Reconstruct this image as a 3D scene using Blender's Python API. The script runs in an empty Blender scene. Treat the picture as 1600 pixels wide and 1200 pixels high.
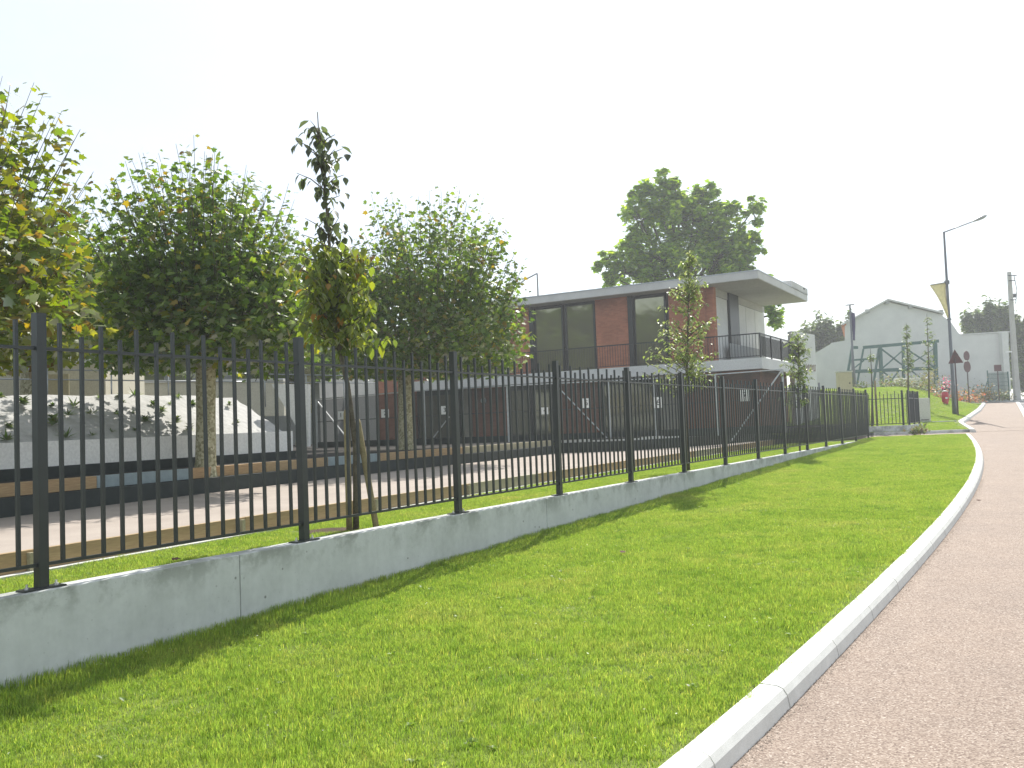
import bpy, math, random
import numpy as np
from mathutils import Vector, Matrix

R = random.Random(7)
NR = np.random.default_rng(11)
SC = bpy.context.scene
COL = SC.collection
rad = math.radians

# ------------------------------------------------------------------ camera
EYE = 1.62
FPX = 1400.0
pitch, roll = rad(2.70), rad(2.12)
Fv = Vector((0, math.cos(pitch), math.sin(pitch)))
R0 = Vector((1, 0, 0)); U0 = Vector((0, -math.sin(pitch), math.cos(pitch)))
Rv = R0 * math.cos(roll) - U0 * math.sin(roll)
Uv = R0 * math.sin(roll) + U0 * math.cos(roll)
cam_d = bpy.data.cameras.new('camera')
cam = bpy.data.objects.new('camera', cam_d); COL.objects.link(cam)
cam_d.sensor_width = 36.0; cam_d.lens = 36.0 * FPX / 1600.0
cam_d.clip_start = 0.05; cam_d.clip_end = 2000
M = Matrix((Rv, Uv, -Fv)).transposed().to_4x4(); M.translation = Vector((0, 0, EYE))
cam.matrix_world = M
SC.camera = cam

# ------------------------------------------------------------------ light
SUN_EL, SUN_AZ = rad(47), rad(15)        # azimuth measured from +Y towards +X
sunv = Vector((math.sin(SUN_AZ) * math.cos(SUN_EL), math.cos(SUN_AZ) * math.cos(SUN_EL), math.sin(SUN_EL)))
ld = bpy.data.lights.new('sun', 'SUN'); ld.energy = 3.9; ld.angle = rad(0.53); ld.color = (1.0, 0.96, 0.88)
lo = bpy.data.objects.new('sun', ld); COL.objects.link(lo)
lo.rotation_euler = (-sunv).to_track_quat('-Z', 'Y').to_euler()
lo.location = (10, 40, 60)
W = bpy.data.worlds.new('World'); SC.world = W; W.use_nodes = True
wn = W.node_tree.nodes; wl = W.node_tree.links
bg = wn['Background']
sky = wn.new('ShaderNodeTexSky'); sky.sky_type = 'NISHITA'; sky.sun_disc = False
sky.sun_elevation = SUN_EL; sky.sun_rotation = SUN_AZ
sky.air_density = 1.0; sky.dust_density = 1.5; sky.ozone_density = 1.5; sky.altitude = 100
# thin bright overcast veil of high haze over the blue, with faint streaks
tc = wn.new('ShaderNodeTexCoord'); cm = wn.new('ShaderNodeMapping'); cm.inputs['Scale'].default_value = (1.2, 2.6, 5); cm.inputs['Rotation'].default_value = (0, .2, .6)
wl.new(tc.outputs['Generated'], cm.inputs[0])
cn = wn.new('ShaderNodeTexNoise'); cn.inputs['Scale'].default_value = 1.6; cn.inputs['Detail'].default_value = 7; cn.inputs['Roughness'].default_value = .62; cn.inputs['Distortion'].default_value = .6
wl.new(cm.outputs[0], cn.inputs['Vector'])
cr_ = wn.new('ShaderNodeValToRGB'); cr_.color_ramp.elements[0].position = .35; cr_.color_ramp.elements[0].color = (.54, .54, .54, 1); cr_.color_ramp.elements[1].position = .7; cr_.color_ramp.elements[1].color = (.72, .72, .72, 1)
wl.new(cn.outputs[0], cr_.inputs[0])
cx = wn.new('ShaderNodeMix'); cx.data_type = 'RGBA'; wl.new(cr_.outputs[0], cx.inputs[0]); wl.new(sky.outputs[0], cx.inputs[6]); cx.inputs[7].default_value = (4.85, 5.12, 5.25, 1)
wl.new(cx.outputs[2], bg.inputs[0]); bg.inputs[1].default_value = 0.12
SC.view_settings.view_transform = 'Standard'; SC.view_settings.look = 'None'
SC.view_settings.gamma = 1; SC.view_settings.use_curve_mapping = False
SC.view_settings.exposure = 0.82
SC.render.engine = 'CYCLES'
SC.cycles.max_bounces = 8; SC.cycles.transparent_max_bounces = 24
SC.cycles.diffuse_bounces = 4; SC.cycles.volume_bounces = 0

# ------------------------------------------------------------------ pixel helpers (photo pixels 1600x1200 -> place)
def ray(px, py):
    return Fv + Rv * ((px - 800) / FPX) + Uv * ((600 - py) / FPX)
def at(px, py, Y):
    r = ray(px, py); t = Y / r.y
    return Vector((r.x * t, Y, EYE + r.z * t))
def onz(px, py, z):
    r = ray(px, py); t = (z - EYE) / r.z
    return Vector((r.x * t, r.y * t, z))
GY = [-50, 5, 12, 20, 33, 36, 42, 49.5, 60, 72, 90, 140, 900]
GZ = [0, 0, .16, .34, .60, .66, .95, 1.34, 1.80, 2.30, 2.45, 2.6, 3.0]
def g(y): return float(np.interp(y, GY, GZ))
def ong(px, py, off=0.0):
    r = ray(px, py); y = 1.5
    while y < 150:
        t = y / r.y
        if EYE + r.z * t <= g(y) + off: return Vector((r.x * t, y, g(y) + off))
        y += 0.02
    return at(px, py, 100)
def hor(px):                                            # image row of the horizon at a column
    r0 = ray(px, 600); r1 = ray(px, 700)
    return 600 + 100 * r0.z / (r0.z - r1.z)

# ------------------------------------------------------------------ materials
def nmat(name):
    m = bpy.data.materials.new(name); m.use_nodes = True
    n = m.node_tree.nodes; l = m.node_tree.links
    return m, n, l, n['Principled BSDF']
def noise(n, l, scale, detail=4, rough=.55, vec=None):
    t = n.new('ShaderNodeTexNoise'); t.inputs['Scale'].default_value = scale
    t.inputs['Detail'].default_value = detail; t.inputs['Roughness'].default_value = rough
    if vec is not None: l.new(vec, t.inputs['Vector'])
    return t
def ramp(n, l, fac, stops):
    r = n.new('ShaderNodeValToRGB'); e = r.color_ramp.elements
    while len(e) < len(stops): e.new(.5)
    for i, (p, c) in enumerate(stops):
        e[i].position = p; e[i].color = (*c, 1) if len(c) == 3 else c
    l.new(fac, r.inputs[0]); return r
def mixc(n, l, fac, a, b, mode='MIX'):
    m = n.new('ShaderNodeMix'); m.data_type = 'RGBA'; m.blend_type = mode
    for s, v in ((0, fac), (6, a), (7, b)):
        if hasattr(v, 'is_linked') or hasattr(v, 'links'): l.new(v, m.inputs[s])
        elif s == 0: m.inputs[0].default_value = v
        else: m.inputs[s].default_value = (*v, 1)
    return m.outputs[2]
def bump(n, l, h, strength, dist, bsdf):
    b = n.new('ShaderNodeBump'); b.inputs['Strength'].default_value = strength
    b.inputs['Distance'].default_value = dist; l.new(h, b.inputs['Height']); l.new(b.outputs[0], bsdf.inputs['Normal'])
def geopos(n):
    return n.new('ShaderNodeNewGeometry').outputs['Position']
def surf(name, ca, cb, scale=3.0, rough=.85, fine=60.0, fstr=.15, fdist=.004, spots=None, spec=.3, metal=0):
    """two-tone weathered surface with fine relief"""
    m, n, l, b = nmat(name); p = geopos(n)
    t = noise(n, l, scale, 6, .6, p); r = ramp(n, l, t.outputs[0], [(.35, ca), (.68, cb)])
    f = noise(n, l, fine, 3, .6, p); c = mixc(n, l, .35, r.outputs[0], ramp(n, l, f.outputs[0], [(.3, [x * .7 for x in ca]), (.7, [min(1, x * 1.15) for x in cb])]).outputs[0])
    if spots:
        s = noise(n, l, spots[0], 2, .5, p); k = ramp(n, l, s.outputs[0], [(spots[1], (0, 0, 0)), (spots[1] + .05, (1, 1, 1))])
        c = mixc(n, l, k.outputs[0], c, spots[2])
    l.new(c, b.inputs['Base Color']); b.inputs['Roughness'].default_value = rough
    b.inputs['Specular IOR Level'].default_value = spec; b.inputs['Metallic'].default_value = metal
    bump(n, l, f.outputs[0], fstr, fdist, b)
    return m
def plain(name, c, rough=.6, metal=0, spec=.4, var=.12):
    m, n, l, b = nmat(name); t = noise(n, l, 9, 4, .6, geopos(n))
    r = ramp(n, l, t.outputs[0], [(.3, [x * (1 - var) for x in c]), (.7, [min(1, x * (1 + var)) for x in c])])
    l.new(r.outputs[0], b.inputs['Base Color']); b.inputs['Roughness'].default_value = rough
    b.inputs['Metallic'].default_value = metal; b.inputs['Specular IOR Level'].default_value = spec
    return m

MT = {}
MT['fence'] = plain('grey_green_paint', (.019, .025, .026), .38, .0, .55, .1)
MT['galv'] = plain('galvanised_steel', (.42, .44, .45), .45, .6, .5)
MT['bolt'] = plain('zinc_bolt', (.6, .6, .6), .35, .9)
MT['white'] = surf('white_render', (.62, .62, .60), (.74, .74, .71), .8, .9, 25, .1)
MT['paint'] = surf('white_painted_wall', (.74, .74, .71), (.82, .82, .79), .8, .9, 25, .1)
MT['cream'] = surf('cream_render', (.52, .49, .38), (.64, .61, .50), .9, .9, 25, .15)
MT['grey_render'] = surf('grey_render', (.30, .31, .30), (.38, .39, .38), .7, .9, 20, .15)
MT['soffit'] = surf('board_marked_concrete', (.40, .39, .36), (.52, .51, .47), .6, .85, 12, .1)
MT['lconc'] = surf('light_concrete', (.52, .52, .50), (.66, .66, .63), 1.1, .85, 50, .15)
MT['kerb'] = surf('kerb_concrete', (.62, .62, .58), (.76, .76, .72), 6, .9, 180, .5, .003)
MT['kerb'] = MT['kerb']
MT['timber'] = None
MT['dark'] = plain('dark_face', (.034, .042, .039), .8)  # one even near-black tone shared by step faces and boards
MT['darkframe'] = plain('dark_window_frame', (.022, .026, .026), .4)
MT['geotex'] = surf('white_geotextile', (.36, .355, .34), (.48, .47, .45), 2.2, .8, 9, .6, .03)
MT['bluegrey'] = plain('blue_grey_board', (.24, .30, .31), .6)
MT['yellow'] = plain('pale_yellow_cloth', (.78, .68, .34), .8)
MT['purple'] = plain('purple_cloth', (.06, .05, .13), .8)
MT['signback'] = plain('brown_sign_back', (.10, .035, .035), .5, .0)
MT['signpost'] = plain('dark_sign_post', (.07, .045, .045), .5)
MT['lamp'] = plain('grey_lamp_paint', (.13, .14, .15), .4, .2)
MT['lamphead'] = plain('light_grey_lamp_head', (.36, .37, .36), .4, .2)
MT['red'] = plain('red_paint', (.45, .02, .03), .4)
MT['paper'] = plain('white_plate', (.80, .80, .78), .5, var=.03)
MT['ink'] = plain('black_ink', (.02, .02, .02), .6)
MT['greensteel'] = plain('green_painted_steel', (.05, .13, .115), .5)
MT['cab'] = surf('beige_cabinet', (.50, .44, .27), (.58, .52, .34), .9, .6, 20, .05)
MT['cabw'] = surf('off_white_cabinet', (.55, .54, .47), (.62, .61, .55), .9, .6, 20, .05)
MT['tile'] = plain('orange_roof_tile', (.45, .17, .07), .8)
MT['brown'] = plain('brown_letter', (.20, .10, .05), .6)
MT['poleconc'] = surf('pole_concrete', (.42, .41, .38), (.54, .53, .50), 2, .9, 40, .1)

# gravel-like asphalt of the walk
m, n, l, b = nmat('pink_bound_gravel'); p = geopos(n)
v = n.new('ShaderNodeTexVoronoi'); v.inputs['Scale'].default_value = 95; l.new(p, v.inputs['Vector'])
r1 = ramp(n, l, v.outputs['Color'], [(.0, (.13, .090, .072)), (.45, (.245, .190, .155)), (.8, (.335, .275, .232)), (1, (.48, .43, .385))])
t = noise(n, l, .7, 5, .6, p); r2 = ramp(n, l, t.outputs[0], [(.35, (.96, .94, .92)), (.7, (1.08, 1.05, 1.01))])
c = mixc(n, l, 1.0, r1.outputs[0], r2.outputs[0], 'MULTIPLY')
t6 = noise(n, l, 3.1, 6, .7, p); c = mixc(n, l, 1.0, c, ramp(n, l, t6.outputs[0], [(.30, (.96, .95, .94)), (.5, (1.04, 1.03, 1.02)), (.75, (1.12, 1.11, 1.09))]).outputs[0], 'MULTIPLY')
v2 = n.new('ShaderNodeTexVoronoi'); v2.inputs['Scale'].default_value = 9; l.new(p, v2.inputs['Vector'])
k = ramp(n, l, v2.outputs['Distance'], [(.03, (1, 1, 1)), (.06, (0, 0, 0))])
l.new(c, b.inputs['Base Color']); b.inputs['Roughness'].default_value = .85
bump(n, l, v.outputs['Distance'], .8, .006, b); MT['walk'] = m
MT['court'] = surf('pale_court_gravel', (.33, .28, .245), (.42, .365, .32), 1.3, .95, 130, .5, .004)
MT['yard'] = surf('shade_toned_yard_gravel', (.06, .058, .055), (.10, .095, .09), 1.3, 1, 90, .4, .004, spec=0)  # gravel colour darkened to carry the pavilion's shade over the yard
MT['road'] = surf('asphalt', (.16, .16, .165), (.21, .21, .215), .8, .9, 120, .5, .004)
MT['lawnbase'] = surf('turf_ground', (.12, .17, .025), (.19, .24, .045), 1.2, .95, 45, .9, .02)
MT['earth'] = surf('dark_earth', (.05, .035, .02), (.12, .08, .045), 8, .95, 60, .9, .02)

# cast concrete of the fence wall
m, n, l, b = nmat('cast_concrete'); p = geopos(n)
t1 = noise(n, l, 1.4, 7, .62, p); t2 = noise(n, l, 14, 5, .6, p); t3 = noise(n, l, 26, 2, .4, p)
c = ramp(n, l, t1.outputs[0], [(.30, (.46, .475, .455)), (.52, (.56, .575, .555)), (.75, (.63, .64, .62))]).outputs[0]
c = mixc(n, l, .25, c, ramp(n, l, t2.outputs[0], [(.3, (.40, .41, .40)), (.7, (.68, .69, .67))]).outputs[0])
sp = n.new('ShaderNodeSeparateXYZ'); l.new(p, sp.inputs[0])
mr = n.new('ShaderNodeMapRange'); mr.inputs[1].default_value = .35; mr.inputs[2].default_value = .62; l.new(sp.outputs[2], mr.inputs[0])
mu = n.new('ShaderNodeMath'); mu.operation = 'MULTIPLY'; l.new(mr.outputs[0], mu.inputs[0])
st = noise(n, l, 2.3, 6, .7, p); sr = ramp(n, l, st.outputs[0], [(.47, (0, 0, 0)), (.60, (1, 1, 1))]); l.new(sr.outputs[0], mu.inputs[1])
mu2 = n.new('ShaderNodeMath'); mu2.operation = 'MULTIPLY'; mu2.inputs[1].default_value = .8; l.new(mu.outputs[0], mu2.inputs[0])
c = mixc(n, l, mu2.outputs[0], c, (.20, .21, .18))
ve = n.new('ShaderNodeTexVoronoi'); ve.inputs['Scale'].default_value = 5.5; l.new(p, ve.inputs['Vector'])
pk = ramp(n, l, ve.outputs['Distance'], [(.05, (1, 1, 1)), (.085, (0, 0, 0))])
c = mixc(n, l, pk.outputs[0], c, (.20, .20, .18))
ve2 = n.new('ShaderNodeTexVoronoi'); ve2.inputs['Scale'].default_value = 17; l.new(p, ve2.inputs['Vector']); pk2 = ramp(n, l, ve2.outputs['Distance'], [(.05, (.6, .6, .6)), (.10, (0, 0, 0))]); c = mixc(n, l, pk2.outputs[0], c, (.27, .27, .25))
t4 = noise(n, l, 1, 5, .6, None); mp4 = n.new('ShaderNodeMapping'); mp4.inputs['Scale'].default_value = (7, 7, .5); l.new(p, mp4.inputs[0]); l.new(mp4.outputs[0], t4.inputs['Vector']); c = mixc(n, l, .12, c, ramp(n, l, t4.outputs[0], [(.35, (.36, .38, .35)), (.6, (.66, .67, .65))]).outputs[0])
l.new(c, b.inputs['Base Color']); b.inputs['Roughness'].default_value = .8
bump(n, l, t2.outputs[0], .25, .004, b); MT['wall'] = m

# timber
m, n, l, b = nmat('edging_timber'); p = geopos(n)
mp = n.new('ShaderNodeMapping'); mp.inputs['Scale'].default_value = (3, 3, 40); l.new(p, mp.inputs[0])
t = noise(n, l, 2, 6, .65, mp.outputs[0]); c = ramp(n, l, t.outputs[0], [(.3, (.30, .18, .085)), (.55, (.42, .27, .13)), (.75, (.50, .36, .20))]).outputs[0]
oi = n.new('ShaderNodeObjectInfo'); c = mixc(n, l, oi.outputs['Random'], c, mixc(n, l, .5, c, (.30, .26, .15)))
l.new(c, b.inputs['Base Color']); b.inputs['Roughness'].default_value = .75; bump(n, l, t.outputs[0], .3, .003, b); MT['timber'] = m
MT['timber2'] = surf('grey_weathered_timber', (.30, .27, .17), (.42, .38, .26), 4, .8, 60, .3)
MT['stake'] = surf('round_stake_timber', (.20, .16, .08), (.34, .29, .16), 12, .8, 90, .4)

# brick (facade turned 30 degrees)
def brick_mat(name, ang, c1, c2, mortar):
    m, n, l, b = nmat(name)
    mp = n.new('ShaderNodeMapping'); mp.vector_type = 'POINT'; mp.inputs['Rotation'].default_value = (0, 0, ang)
    l.new(geopos(n), mp.inputs[0]); sx = n.new('ShaderNodeSeparateXYZ'); l.new(mp.outputs[0], sx.inputs[0])
    cb = n.new('ShaderNodeCombineXYZ'); l.new(sx.outputs[0], cb.inputs[0]); l.new(sx.outputs[2], cb.inputs[1])
    br = n.new('ShaderNodeTexBrick'); l.new(cb.outputs[0], br.inputs[0]); br.inputs['Scale'].default_value = 4.5
    br.inputs['Color1'].default_value = (*c1, 1); br.inputs['Color2'].default_value = (*c2, 1); br.inputs['Mortar'].default_value = (*mortar, 1)
    br.inputs['Mortar Size'].default_value = .012; br.inputs['Brick Width'].default_value = 1.0; br.inputs['Row Height'].default_value = .3
    t = noise(n, l, 1.2, 5, .6, geopos(n)); k = ramp(n, l, t.outputs[0], [(.3, (.8, .8, .8)), (.7, (1.15, 1.15, 1.15))])
    c = mixc(n, l, 1, br.outputs[0], k.outputs[0], 'MULTIPLY')
    l.new(c, b.inputs['Base Color']); b.inputs['Roughness'].default_value = .85; return m
MT['brick'] = brick_mat('red_brick_front', rad(30), (.38, .135, .07), (.46, .175, .095), (.32, .21, .15))
MT['brick2'] = brick_mat('red_brick_side', rad(-60), (.33, .115, .065), (.40, .15, .09), (.34, .20, .15))

# window glass: dark, mirror-like
m, n, l, b = nmat('window_glass'); b.inputs['Base Color'].default_value = (.34, .33, .22, 1); b.inputs['Metallic'].default_value = .65
b.inputs['Roughness'].default_value = .04; b.inputs['Specular IOR Level'].default_value = .8
t = noise(n, l, .8, 2, .5, geopos(n)); bump(n, l, t.outputs[0], .06, .05, b); MT['glass'] = m

# plane tree bark
m, n, l, b = nmat('plane_bark'); p = geopos(n)
v = n.new('ShaderNodeTexVoronoi'); v.inputs['Scale'].default_value = 30
tn = noise(n, l, 9, 3, .6, p); mp = n.new('ShaderNodeMix'); mp.data_type = 'VECTOR'; mp.inputs[0].default_value = .06
l.new(p, mp.inputs[4]); l.new(tn.outputs['Color'], mp.inputs[5]); l.new(mp.outputs[1], v.inputs['Vector'])
c = ramp(n, l, v.outputs['Color'], [(.2, (.22, .20, .11)), (.4, (.32, .30, .18)), (.62, (.42, .39, .25)), (.85, (.52, .48, .33))]).outputs[0]
l.new(c, b.inputs['Base Color']); b.inputs['Roughness'].default_value = .85; bump(n, l, v.outputs['Distance'], .4, .01, b); MT['planebark'] = m
MT['bark'] = surf('grey_brown_bark', (.07, .06, .045), (.16, .14, .10), 20, .9, 60, .6, .006)

# leaves: colour carried by a vertex attribute, thin and translucent
def leaf_mat(name, trans=.45, gloss=.12):
    m = bpy.data.materials.new(name); m.use_nodes = True; n = m.node_tree.nodes; l = m.node_tree.links
    n.clear(); out = n.new('ShaderNodeOutputMaterial')
    a = n.new('ShaderNodeAttribute'); a.attribute_name = 'tint'
    d = n.new('ShaderNodeBsdfDiffuse'); tr = n.new('ShaderNodeBsdfTranslucent'); gl = n.new('ShaderNodeBsdfGlossy'); gl.inputs['Roughness'].default_value = .42
    l.new(a.outputs['Color'], d.inputs[0])
    hs = n.new('ShaderNodeHueSaturation'); hs.inputs['Hue'].default_value = .487; hs.inputs['Saturation'].default_value = 1.15; hs.inputs['Value'].default_value = 3.0
    l.new(a.outputs['Color'], hs.inputs['Color']); l.new(hs.outputs[0], tr.inputs[0])
    m1 = n.new('ShaderNodeMixShader'); m1.inputs[0].default_value = trans; l.new(d.outputs[0], m1.inputs[1]); l.new(tr.outputs[0], m1.inputs[2])
    fr = n.new('ShaderNodeFresnel'); fr.inputs[0].default_value = 1.4
    mm = n.new('ShaderNodeMath'); mm.operation = 'MULTIPLY_ADD'; mm.inputs[1].default_value = .28; mm.inputs[2].default_value = gloss * .15; l.new(fr.outputs[0], mm.inputs[0])
    m2 = n.new('ShaderNodeMixShader'); l.new(mm.outputs[0], m2.inputs[0]); l.new(m1.outputs[0], m2.inputs[1]); l.new(gl.outputs[0], m2.inputs[2])
    l.new(m2.outputs[0], out.inputs[0]); return m
MT['leaf'] = leaf_mat('broad_leaf'); MT['leafdark'] = leaf_mat('drooping_leaf', .48)
MT['dryleaf'] = plain('dry_brown_leaf', (.09, .045, .025), .9)

# grass blades: colour from world position so patches vary over the lawn
m = bpy.data.materials.new('grass_blade'); m.use_nodes = True; n = m.node_tree.nodes; l = m.node_tree.links; n.clear()
out = n.new('ShaderNodeOutputMaterial'); p = geopos(n)
t = noise(n, l, .9, 5, .6, p); t2 = noise(n, l, 22, 2, .5, p); a = n.new('ShaderNodeAttribute'); a.attribute_name = 'tint'
c = ramp(n, l, t.outputs[0], [(.30, (.15, .26, .022)), (.48, (.20, .315, .034)), (.60, (.245, .335, .050)), (.74, (.32, .34, .085))]).outputs[0]
c = mixc(n, l, .35, c, ramp(n, l, t2.outputs[0], [(.35, (.10, .17, .018)), (.65, (.27, .33, .075))]).outputs[0])
t5 = noise(n, l, 3.4, 4, .65, p); c = mixc(n, l, 1, c, ramp(n, l, t5.outputs[0], [(.30, (.62, .74, .62)), (.48, (1, 1, 1)), (.72, (1.12, 1.04, 1.1))]).outputs[0], 'MULTIPLY')
c = mixc(n, l, 1, c, a.outputs['Color'], 'MULTIPLY')
d = n.new('ShaderNodeBsdfDiffuse'); tr = n.new('ShaderNodeBsdfTranslucent'); l.new(c, d.inputs[0])
hs = n.new('ShaderNodeHueSaturation'); hs.inputs['Value'].default_value = 2.0; hs.inputs['Hue'].default_value = .492; l.new(c, hs.inputs['Color']); l.new(hs.outputs[0], tr.inputs[0])
m1 = n.new('ShaderNodeMixShader'); m1.inputs[0].default_value = .5; l.new(d.outputs[0], m1.inputs[1]); l.new(tr.outputs[0], m1.inputs[2])
gl = n.new('ShaderNodeBsdfGlossy'); gl.inputs['Roughness'].default_value = .5
m2 = n.new('ShaderNodeMixShader'); m2.inputs[0].default_value = .04; l.new(m1.outputs[0], m2.inputs[1]); l.new(gl.outputs[0], m2.inputs[2]); l.new(m2.outputs[0], out.inputs[0])
MT['blade'] = m

# mesh screen of the court enclosure: woven net, half open
m = bpy.data.materials.new('dark_woven_net'); m.use_nodes = True; n = m.node_tree.nodes; l = m.node_tree.links; b = n['Principled BSDF']
b.inputs['Base Color'].default_value = (.035, .045, .042, 1); b.inputs['Roughness'].default_value = .8
tb = n.new('ShaderNodeBsdfTransparent'); mx = n.new('ShaderNodeMixShader'); mx.inputs[0].default_value = .60
l.new(tb.outputs[0], mx.inputs[1]); l.new(b.outputs[0], mx.inputs[2]); l.new(mx.outputs[0], n['Material Output'].inputs[0]); MT['net'] = m

# ------------------------------------------------------------------ object helpers
class MB:
    def __init__(s): s.v = []; s.f = []
    def add(s, vs, fs):
        k = len(s.v); s.v += [tuple(x) for x in vs]; s.f += [tuple(i + k for i in f) for f in fs]; return s
    def obox(s, o, ex, ey, ez):
        o, ex, ey, ez = map(Vector, (o, ex, ey, ez))
        if ex.cross(ey).dot(ez) < 0: ex, ey = ey, ex
        vs = [o, o + ex, o + ex + ey, o + ey, o + ez, o + ex + ez, o + ex + ey + ez, o + ey + ez]
        return s.add(vs, [(0, 3, 2, 1), (4, 5, 6, 7), (0, 1, 5, 4), (1, 2, 6, 5), (2, 3, 7, 6), (3, 0, 4, 7)])
    def cbox(s, c, sx, sy, sz, ang=0):                  # centred in x, y; base at c.z
        a = Vector((math.cos(ang), math.sin(ang), 0)); b = Vector((-math.sin(ang), math.cos(ang), 0))
        return s.obox(Vector(c) - a * sx / 2 - b * sy / 2, a * sx, b * sy, Vector((0, 0, sz)))
    def bar(s, a, b, w, h=None):
        a, b = Vector(a), Vector(b); d = (b - a); h = h or w
        up = Vector((0, 0, 1)) if abs(d.normalized().z) < .95 else Vector((0, 1, 0))
        x = d.cross(up).normalized(); y = x.cross(d).normalized()
        return s.obox(a - x * w / 2 - y * h / 2, d, x * w, y * h)
    def tube(s, pts, rs, n=8, cap=True):
        pts = [Vector(p) for p in pts]
        if not hasattr(rs, '__len__'): rs = [rs] * len(pts)
        k = len(s.v); prev = None
        for i, p in enumerate(pts):
            d = (pts[min(i + 1, len(pts) - 1)] - pts[max(i - 1, 0)]).normalized()
            x = d.cross(Vector((0, 0, 1)) if abs(d.z) < .9 else Vector((1, 0, 0))).normalized() if prev is None else (prev - d * prev.dot(d)).normalized()
            prev = x; y = d.cross(x)
            for j in range(n):
                a = 2 * math.pi * j / n; s.v.append(tuple(p + (x * math.cos(a) + y * math.sin(a)) * rs[i]))
        for i in range(len(pts) - 1):
            for j in range(n):
                s.f.append((k + i * n + j, k + i * n + (j + 1) % n, k + (i + 1) * n + (j + 1) % n, k + (i + 1) * n + j))
        if cap:
            s.f.append(tuple(k + j for j in reversed(range(n)))); s.f.append(tuple(k + (len(pts) - 1) * n + j for j in range(n)))
        return s
    def prism(s, poly, e):
        poly = [Vector(p) for p in poly]; e = Vector(e); nn = len(poly)
        nrm = sum(((poly[i] - poly[0]).cross(poly[(i + 1) % nn] - poly[0]) for i in range(1, nn)), Vector())
        if nrm.dot(e) > 0: poly = poly[::-1]
        fs = [tuple(range(nn)), tuple(nn + i for i in reversed(range(nn)))]
        fs += [(i, nn + i, nn + (i + 1) % nn, (i + 1) % nn)[::-1] for i in range(nn)]
        fs = [f[::-1] if i > 1 else f for i, f in enumerate(fs)]
        return s.add(poly + [p + e for p in poly], fs)
    def build(s, name, mat, parent=None, smooth=False, bevel=0):
        me = bpy.data.meshes.new(name); me.from_pydata(s.v, [], s.f); me.materials.append(MT[mat] if isinstance(mat, str) else mat)
        if smooth: me.polygons.foreach_set('use_smooth', [True] * len(me.polygons))
        me.update(); o = bpy.data.objects.new(name, me); COL.objects.link(o)
        if parent is not None:
            o.parent = parent; w = parent
            off = Vector((0, 0, 0))
            while w is not None: off += Vector(w.location); w = w.parent
            o.location = -off
        if bevel:
            bv = o.modifiers.new('bevel', 'BEVEL'); bv.width = bevel; bv.segments = 2; bv.limit_method = 'ANGLE'
        return o
def tag(o, label, cat, group=None):
    o['label'] = label; o['category'] = cat
    if group: o['group'] = group
    return o
def thing(name, label, cat, loc=(0, 0, 0), group=None):
    o = bpy.data.objects.new(name, None); COL.objects.link(o); o.location = loc; o.empty_display_size = .2
    return tag(o, label, cat, group)
def struct(o): o['kind'] = 'structure'; return o
def local(o, loc):                                       # mesh built round its own origin
    o.location = loc; return o
def dup(o, parent=None):
    c = o.copy(); COL.objects.link(c); c.parent = parent
    for ch in list(o.children): dup(ch, c)
    return c
def sheet(name, mat, rows, z):
    """rows: list of lists of (x,y); quads between successive rows; z(x,y)"""
    m = BM = MB(); k = len(rows[0])
    m.v = [(x, y, z(x, y)) for r in rows for x, y in r]
    m.f = [(i * k + j, i * k + j + 1, (i + 1) * k + j + 1, (i + 1) * k + j) for i in range(len(rows) - 1) for j in range(k - 1)]
    return m.build(name, mat, None, True)

def poly_resample(pts, step):
    pts = [np.array(p, float) for p in pts]; d = [0]
    for a, b_ in zip(pts, pts[1:]): d.append(d[-1] + np.linalg.norm(b_ - a))
    nseg = max(1, int(round(d[-1] / step))); s = np.linspace(0, d[-1], nseg + 1)
    P = np.array(pts); return [Vector([np.interp(q, d, P[:, i]) for i in range(3)]) for q in s]

# ================================================================== GEOMETRY OF THE PLACE
A0 = onz(65, 920, .62); A13 = onz(1357, 686, .62)
fd = (A13 - A0); SP = fd.length / 13; fd.normalize(); fn = Vector((fd.y, -fd.x, 0))     # fence direction, towards the lawn
WT = .62
def fp(d, off=0, z=WT): return Vector((A0.x, A0.y, 0)) + fd * d + fn * off + Vector((0, 0, z))
FEND = 13 * SP

# kerb beside the lawn
kin = [ong(*q) for q in ((1035, 1197), (1067.5, 1173), (1187.5, 1068), (1272, 995.6), (1333, 943), (1377, 902), (1409, 869), (1436, 842), (1456, 821), (1481, 789), (1506, 760), (1522, 732.5), (1524, 715), (1521, 694), (1509, 678))]
kin = [kin[0] + (kin[0] - kin[2]) * 1.2] + kin
KX = [p.x for p in kin]; KY = [p.y for p in kin]
# smooth the solved curve a little
pf = np.polyfit(KY, KX, 4)
def kx(y): return float(np.polyval(pf, y))
YE = kin[-1].y
def wx(y, off=0):                                        # x of the fence line at y
    return fp(0).x + (y - fp(0).y) * fd.x / fd.y + off / fd.y

# ---- ground sheets
ys = list(np.linspace(-6, 60, 90)) + list(np.linspace(62, 420, 20))
struct(sheet('ground', 'lawnbase', [[(x, y) for x in np.linspace(-300, 300, 25)] for y in ys], lambda x, y: g(y) - .55))
ys = np.linspace(-4, YE, 110)
struct(sheet('lawn', 'lawnbase', [[(a + (b_ - a) * t, y) for t in np.linspace(0, 1, 14)] for y in ys for a, b_ in [(wx(y, .02), kx(y) + .02)]],
             lambda x, y: g(y) - .012 + .012 * math.sin(x * 1.7 + y) * math.sin(y * 1.1 - x * .6)))
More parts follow.
